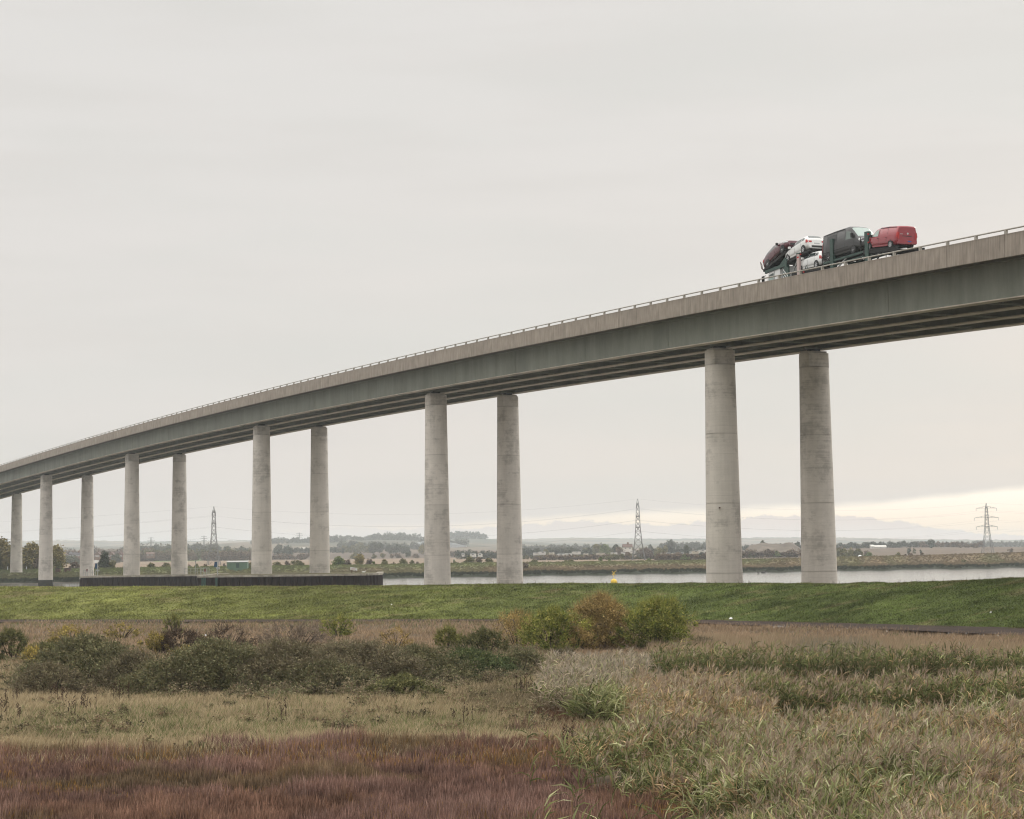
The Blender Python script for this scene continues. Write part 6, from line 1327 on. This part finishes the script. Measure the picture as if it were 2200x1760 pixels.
grn = 1.25 * pick([(.045, .065, .02), (.10, .125, .04), (.17, .19, .075), (.25, .245, .12)], .3 * cl + .3 * fi + .4 * rng.random(n))
tb = smooth(1470, 1400, y + (bg_ - .5) * 60)
wp = (rng.random(n) < tb)[:, None]; c = np.where(wp, brn, pale)
gm = np.clip(ell(x, y, 230, 1556, 230, 34) * .8 + ell(x, y, 880, 1570, 380, 20) * .6 + .5 * (vnoise(X, D, 94, 3, 2.6) > .62) + ell(x, y, 1180, 1540, 100, 30) * .3 + .5 * ((y < 1352) & (x < 1500)) + .45 * ell(x, y, 600, 1550, 500, 40), 0, 1)
c = np.where((rng.random(n) < gm * .36)[:, None], grn, c)
rust = ell(x, y, 1195, 1532, 65, 17) + .5 * ell(x, y, 1210, 1565, 90, 25); c = np.where((rng.random(n) < rust)[:, None], pick([(.08, .045, .03), (.18, .10, .06), (.22, .13, .08)], rng.random(n)), c)
dk = ell(x, y, 1080, 1500, 110, 36) * .8; c = np.where((rng.random(n) < dk)[:, None], c * .55, c)
tus = vnoise(X, D, 99, 2, .55); h = (.07 + .20 * cl + .34 * tus ** 2.2 + .12 * rng.random(n)) * np.where(y < 1440, .95, .9)
w = .02 + .018 * rng.random(n) + .00012 * D
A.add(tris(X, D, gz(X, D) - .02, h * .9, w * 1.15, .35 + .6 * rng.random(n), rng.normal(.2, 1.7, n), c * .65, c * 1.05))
# straw fringe in front of the track, right
n = 60000; x = wide(n, 1390, 2520, 1390, 3200, .5); n = len(x); yb = np.interp(x, [1390, 1500, 1800, 2200, 2500], [1380, 1384, 1390, 1400, 1408]); y = yb + rng.uniform(0, 44, n) + rng.normal(0, 3, n); X, D = onz(x, y, ZF)
cl = vnoise(X, D, 95, 3, 1.4); c = 1.25 * pick([(.13, .09, .055), (.25, .185, .115), (.35, .27, .175), (.42, .34, .24)], .45 * cl + .55 * rng.random(n))
gp = (rng.random(n) < .7 * ell(x, y, 1790, 1420, 120, 40))[:, None]; c = np.where(gp, pick([(.13, .12, .08), (.25, .225, .16), (.37, .335, .26)], rng.random(n)), c)
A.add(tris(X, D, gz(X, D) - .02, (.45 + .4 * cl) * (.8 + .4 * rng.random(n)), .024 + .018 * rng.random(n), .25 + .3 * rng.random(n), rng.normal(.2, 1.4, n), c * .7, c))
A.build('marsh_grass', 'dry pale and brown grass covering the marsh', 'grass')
# weeds and grass at the foot of the bank and on the track
A = Acc(); n = 16000; x = rng.uniform(-200, 2400, n); y = np.interp(x, XS, Y_TOE) + rng.normal(1, 2.5, n) * 1.0; X, D = onz(x, y, ZF); keepp = vnoise(X, D, 96, 3, 3) > np.where(x > 1480, .60, .42); x, y, X, D = x[keepp], y[keepp], X[keepp], D[keepp]; n = len(x)
c = pick([(.06, .07, .025), (.13, .13, .05), (.2, .17, .09)], rng.random(n)); A.add(blades(X, D, np.full(n, ZF + .02), .12 + .16 * rng.random(n), .03 + .02 * rng.random(n), .6 * rng.random(n), rng.random(n) * W2PI, c * .7, c))
n = 120; x = np.concatenate([rng.normal(1675, 12, 50), rng.normal(1800, 50, 40), rng.normal(2080, 90, 30)]); y = np.interp(x, XS, Y_TOE) + np.interp(x, [1500, 2200], [8, 17]) + rng.normal(0, 1.6, n); X, D = onz(x, y, ZF); c = np.full((n, 3), .6)
A.add(tris(X, D, np.full(n, ZF + .1), .03 + .07 * rng.random(n), .06 + .05 * rng.random(n), .3, rng.random(n) * W2PI, c))
A.build('track_weeds', 'thin weeds along the dirt track', 'weeds')
# turf on the embankment
A = Acc(); n = 290000; px__ = wide(n, -250, 2450, -900, 3150, .4); n = len(px__); t = rng.uniform(-.02, 1.28, n) ** 1.0; X, D, Z = emb_point(px__, t); c = emb_col(px__, X, D, t); c = c * (.5 + 1.1 * rng.random(n))[:, None] * (.55 + .95 * vnoise(X * .7, D * 1.4, 97, 3, 1.0))[:, None]
cl = vnoise(X, D, 98, 3, 1.2)
A.add(tris(X, D, Z - .01, (.04 + .17 * cl ** 2) * (.5 + 1.0 * rng.random(n)), .05 + .06 * rng.random(n), .5 + rng.random(n), rng.normal(.3, 1.5, n), c))
n = 1500; px__ = rng.uniform(-250, 2450, n); t = rng.uniform(.9, 1.15, n); X, D, Z = emb_point(px__, t); c = pick([(.08, .07, .03), (.2, .16, .1)], rng.random(n)); A.add(blades(X, D, Z, .15 + .3 * rng.random(n) ** 3, np.full(n, .03), .3 * rng.random(n), rng.random(n) * W2PI, c, c))
A.build('bank_turf', 'short green grass on the embankment', 'grass')
# reeds
A = Acc(); n = 56000; x, y, X, D = sample(n, 1120, 2500, 1425, 2010); n = len(x); rk = reed_kind(x, y, X, D)
dens = np.select([rk == 1, rk == 2, rk == 3, rk == 4, rk == 5, rk == 6], [.62, 1, 1, .9, 1, .62], 0); dens = dens * np.where(rk == 1, .22 + 1.1 * smooth(.36, .60, vnoise(X, D, 107, 3, 1.7)), 1); kp = rng.random(n) < dens; x, y, X, D, rk = x[kp], y[kp], X[kp], D[kp], rk[kp]; n = len(x)
big = vnoise(X, D, 101, 3, 3.2); cl = vnoise(X, D, 102, 2, .9)
H_ = np.select([rk == 1, rk == 2, rk == 3, rk == 4, rk == 5, rk == 6], [1.05, 1.2, 1.2, 1.0, .82, 1.0]) * (.55 + .62 * big + .26 * rng.random(n)) * np.where((rk == 1), smooth(-60, 160, x - xborder(y)) * .6 + .4, 1) * (.7 + .6 * cl ** .8)
Z = gz(X, D) - .03; wa = rng.normal(.25, 1.0, n); lean = .06 + .16 * rng.random(n)
GREEN = [(.032, .040, .016), (.075, .095, .034), (.145, .165, .065), (.26, .285, .14), (.43, .44, .30)]
STRAW = [(.10, .070, .035), (.22, .158, .085), (.34, .255, .15), (.45, .36, .235)]
PALE = [(.12, .10, .07), (.22, .19, .14), (.32, .275, .21), (.40, .345, .275)]
green_p = np.select([rk == 1, rk == 2, rk == 3, rk == 4, rk == 5, rk == 6], [.62, .82, .88, .3, .95, .36]) * np.where(rk == 1, .55 + .8 * (vnoise(X, D, 103, 3, 2.6) > .46), 1)
# stalks
c = pick(STRAW, .2 + .6 * rng.random(n)) * .8
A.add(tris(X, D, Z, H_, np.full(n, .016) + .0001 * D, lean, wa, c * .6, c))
topx = X + np.cos(wa) * lean * H_; topy = D + np.sin(wa) * lean * H_
SHADE_TONE = (.55 + .75 * rng.random(n)) * (.55 + .9 * vnoise(X, D, 132, 3, .8))  # plant-to-plant tone, plus shadow within the reed clumps painted into their colour
NLF = 8
for q in range(NLF):
    f = .22 + .74 * (q + rng.random(n)) / NLF; lz = Z + H_ * f; bx_ = X + np.cos(wa) * lean * H_ * f * f; by_ = D + np.sin(wa) * lean * H_ * f * f
    ang = rng.normal(.1, .85, n) + np.where(rng.random(n) < .4, math.pi, 0); ln = (.24 + .26 * rng.random(n)) * (1.15 - .35 * f) * np.where(rk == 5, 1.4, 1) * np.where(D < 55, 1.05, .95); el_ = rng.normal(.92, .45, n) - .25 * (1 - f)
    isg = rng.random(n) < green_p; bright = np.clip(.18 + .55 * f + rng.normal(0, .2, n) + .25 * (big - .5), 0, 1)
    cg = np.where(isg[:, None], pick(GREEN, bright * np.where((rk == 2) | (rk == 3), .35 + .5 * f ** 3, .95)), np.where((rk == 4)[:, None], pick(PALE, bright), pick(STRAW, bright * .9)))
    cg = cg * SHADE_TONE[:, None] * np.array([1.26, 1.2, 1.1])
    d1 = np.stack([np.cos(ang) * np.cos(el_), np.sin(ang) * np.cos(el_), np.sin(el_)], 1); d2 = np.stack([np.cos(ang) * np.cos(el_ - .45), np.sin(ang) * np.cos(el_ - .45), np.sin(el_ - .45)], 1)
    p0 = np.stack([bx_, by_, lz], 1); m_ = p0 + d1 * ln[:, None] * .5; t_ = m_ + d2 * ln[:, None] * .55
    s = np.cross(d1, rng.normal(size=(n, 3))); s /= np.linalg.norm(s, axis=1)[:, None]; s *= ((.008 + .008 * rng.random(n)) * np.where(rk == 5, 1.1, 1) + .00006 * D)[:, None]
    V = np.stack([p0 - s * .6, p0 + s * .6, m_ + s, m_ - s, t_], 1).reshape(-1, 3); i = np.arange(n)[:, None] * 5; Fq = np.concatenate([i + np.array([[0, 1, 2]]), i + np.array([[0, 2, 3]]), i + np.array([[3, 2, 4]])], 1).reshape(-1)
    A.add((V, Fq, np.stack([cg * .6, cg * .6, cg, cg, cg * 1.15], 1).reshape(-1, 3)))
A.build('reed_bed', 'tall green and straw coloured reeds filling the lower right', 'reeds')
# feathery seed heads of the reeds
A = Acc(); pl_p = np.select([rk == 1, rk == 2, rk == 3, rk == 4, rk == 5, rk == 6], [.42, .45, .2, .55, .1, .6]); sel = rng.random(n) < pl_p * (.4 + 1.0 * (vnoise(X, D, 104, 3, 2) > .45)); ti = np.where(sel)[0]; m = len(ti)
pc = pick([(.15, .10, .07), (.27, .195, .14), (.36, .29, .21), (.46, .39, .29)], rng.random(m) * .7 + .3 * big[ti]); pc = np.where((rk[ti] == 4)[:, None], pick(PALE, .4 + .6 * rng.random(m)), pc)
pc = pc * (.65 + .5 * SHADE_TONE[ti])[:, None]
for q in range(8):
    a = wa[ti] + rng.normal(0, .7, m); el_ = rng.normal(1.0, .35, m); ln = .10 + .12 * rng.random(m); off = -.02 + .16 * q / 9
    p0 = np.stack([topx[ti] + np.cos(wa[ti]) * off * .5, topy[ti] + np.sin(wa[ti]) * off * .5, Z[ti] + H_[ti] * .97 + off], 1); d = np.stack([np.cos(a) * np.cos(el_), np.sin(a) * np.cos(el_), np.sin(el_)], 1)
    s = np.cross(d, rng.normal(size=(m, 3))); s /= np.linalg.norm(s, axis=1)[:, None]; s *= .011
    V = np.stack([p0 - s, p0 + s, p0 + d * ln[:, None]], 1).reshape(-1, 3); A.add((V, np.arange(3 * m), np.repeat(pc * (.8 + .4 * rng.random(m))[:, None], 3, 0)))
A.build('reed_plumes', 'brown feathery seed heads above the reeds', 'reeds')
# low leafy weed clumps in the pale grass
m = 420; x = rng.uniform(-100, 1330, m); y = rng.uniform(1440, 1606, m); X, D = onz(x, y, ZF); kk = (~heath_mask(x, y, X, D)) & (reed_kind(x, y, X, D) == 0) & (vnoise(X, D, 111, 3, 3) > .44); X, D = X[kk], D[kk]; m = len(X); hh = .12 + .30 * rng.random(m) ** 1.6
sub = 5; cen = np.concatenate([np.stack([X + rng.normal(0, .22, m), D + rng.normal(0, .2, m), gz(X, D) + hh * (.35 + .55 * rng.random(m))], 1) for _ in range(sub)]); rad = np.tile(hh * .42, sub)
V, c = leafcloud(52000, cen, rad, .06, [(.06, .05, .03), (.13, .105, .06), (.16, .16, .075), (.27, .23, .13), (.20, .14, .09)], np.tile(rng.random(m), sub)); V[:, 2] = np.maximum(V[:, 2], ZF - .1)
o = link('low_weeds', npmesh('low_weeds', V, np.arange(len(V)), 3, M['veg'], c)); tag(o, 'low brown and olive weeds scattered through the pale grass', 'weeds', kind='stuff')
# tangled undergrowth that ties the bramble mounds together
m = 430; x = rng.uniform(20, 1200, m); y = rng.uniform(1392, 1512, m); kk = y < np.interp(x, [0, 60, 300, 520, 700, 900, 1000, 1200], [1480, 1500, 1498, 1514, 1508, 1512, 1478, 1462]) + rng.normal(0, 4, m); kk &= y > np.interp(x, [0, 300, 700, 1000, 1200], [1420, 1395, 1392, 1400, 1410]); X, D = onz(x[kk], y[kk], ZF); m = len(X); hh = .2 + .75 * vnoise(X, D, 121, 3, 2.2) * rng.random(m) ** .5
sub = 7; cen = np.concatenate([np.stack([X + rng.normal(0, .38, m), D + rng.normal(0, .35, m), gz(X, D) + hh * (.25 + .7 * rng.random(m))], 1) for _ in range(sub)]); rad = np.tile(hh * .34 + .06, sub)
V, c = leafcloud(105000, cen, rad, .065, [(.08, .062, .04), (.16, .13, .08), (.17, .165, .085), (.27, .215, .14), (.20, .15, .10), (.12, .13, .06)], np.tile(rng.random(m), sub)); V[:, 2] = np.maximum(V[:, 2], ZF - .1)
o = link('tangled_undergrowth', npmesh('tangled_undergrowth', V, np.arange(len(V)), 3, M['veg'], c)); tag(o, 'tangled brown and olive undergrowth between the bramble mounds', 'undergrowth', kind='stuff')
# dead flower stalks (docks, teasels) as clumps among the grass
A = Acc()
for cx_, cy_, k_ in ((185, 1530, 9), (30, 1552, 6), (160, 1545, 4), (760, 1592, 0), (1000, 1560, 6), (22, 1510, 4), (260, 1512, 8), (600, 1550, 6), (1220, 1620, 6), (130, 1516, 8), (1120, 1500, 10)):
    if not k_: continue
    x = rng.normal(cx_, 12, k_); y = rng.normal(cy_, 3, k_); X, D = onz(x, y, ZF); n = k_; hh = .5 + .45 * rng.random(n); c = np.tile(np.array([[.055, .035, .025]]), (n, 1)); a_ = rng.random(n) * W2PI
    A.add(blades(X, D, gz(X, D), hh, np.full(n, .022), .2 * rng.random(n), a_, c, c))
    for q in range(10):
        f = .5 + .05 * q; A.add(tris(X + rng.normal(0, .03, n), D + rng.normal(0, .03, n), gz(X, D) + hh * f, np.full(n, .06), np.full(n, .05), rng.random(n), rng.random(n) * W2PI, c * 1.2))
A.build('dock_stalks', 'dark dead flower stalks sticking out of the pale grass', 'weeds')
# litter
for i, (x, y, s, lab, onbank) in enumerate([(1570.5, 1331, .11, 'crumpled white bag at the foot of the green bank', True), (442, 1364, .07, 'tiny white scrap behind the brambles', False), (2129, 1318, .075, 'white scrap of litter on the bank near the right edge', True), (2176, 1308, .06, 'small white scrap highest on the bank at the right edge', True), (841, 1300, .05, 'tiny white scrap on the middle of the green bank', True)]):
    if onbank:
        ts = np.linspace(0, 1, 200); XX, DD, ZZ = emb_point(np.full(200, float(x)), ts); yy = proj(XX, DD, ZZ)[1]; j = int(np.argmin(abs(yy - y))); loc = (float(XX[j]), float(DD[j]), float(ZZ[j]) + .02)
    else:
        X, D = onz(x, y, ZF + .55); loc = (float(X), float(D), ZF + .5)
    b = MB(); r_ = np.random.default_rng(i); nn_ = 10; vs = []
    for zz in (0, .5, 1):
        for k_ in range(nn_): t_ = k_ * W2PI / nn_; rr_ = s * (1 - .6 * zz) * (.7 + .6 * r_.random()); vs.append((rr_ * math.cos(t_) * 1.3, rr_ * math.sin(t_), s * zz * (1 + .4 * r_.random())))
    b.add(vs, [(a_ * nn_ + k_, a_ * nn_ + (k_ + 1) % nn_, (a_ + 1) * nn_ + (k_ + 1) % nn_, (a_ + 1) * nn_ + k_) for a_ in range(2) for k_ in range(nn_)] + [tuple(range(2 * nn_, 3 * nn_))]); o = b.build('litter', M['litter'], None, loc); tag(o, lab, 'litter')

# ------------------------------------------------------------------ air
hz = bpy.data.materials.new('haze_air'); hz.use_nodes = True; t = hz.node_tree
for n_ in list(t.nodes):
    if n_.type == 'BSDF_PRINCIPLED': t.nodes.remove(n_)
pv = nd(t, 'ShaderNodeVolumePrincipled'); pv.inputs['Color'].default_value = (.88, .94, .98, 1); pv.inputs['Density'].default_value = 1.75e-4; pv.inputs['Anisotropy'].default_value = .2
t.links.new(pv.outputs[0], t.nodes['Material Output'].inputs['Volume'])
b = MB(); b.box((-3600, -80, -7), (3600, 5600, 44)); o = b.build('haze', hz); tag(o, 'thin pale air haze over the whole plain', 'haze', kind='stuff')
sm = bpy.data.materials.new('smoke_air'); sm.use_nodes = True; t = sm.node_tree
for n_ in list(t.nodes):
    if n_.type == 'BSDF_PRINCIPLED': t.nodes.remove(n_)
pv = nd(t, 'ShaderNodeVolumePrincipled'); pv.inputs['Color'].default_value = (.93, .97, 1, 1); pv.inputs['Density'].default_value = .010
t.links.new(pv.outputs[0], t.nodes['Material Output'].inputs['Volume'])
sx = []; D = 2300.0
for q in np.linspace(0, 1, 14):
    x_ = 828 + 175 * q; yb = 1172 + 10 * q ** .5 if q < .9 else 1180; c_ = at(x_, 1174 + 2 * math.sin(q * 7) - 1.5 * q, D); sx.append((c_, (.8 + 8.5 * math.sin(math.pi * (.04 + .93 * q)) * (.8 + .3 * math.sin(q * 17))) * D / F))
b = MB(); b.tube([c_ - sx[0][0] for c_, _ in sx], [r_ for _, r_ in sx], 14); o = b.build('smoke', sm, None, sx[0][0]); tag(o, 'pale bluish smoke drifting low behind the dark trees left of the middle piers', 'smoke', kind='stuff')
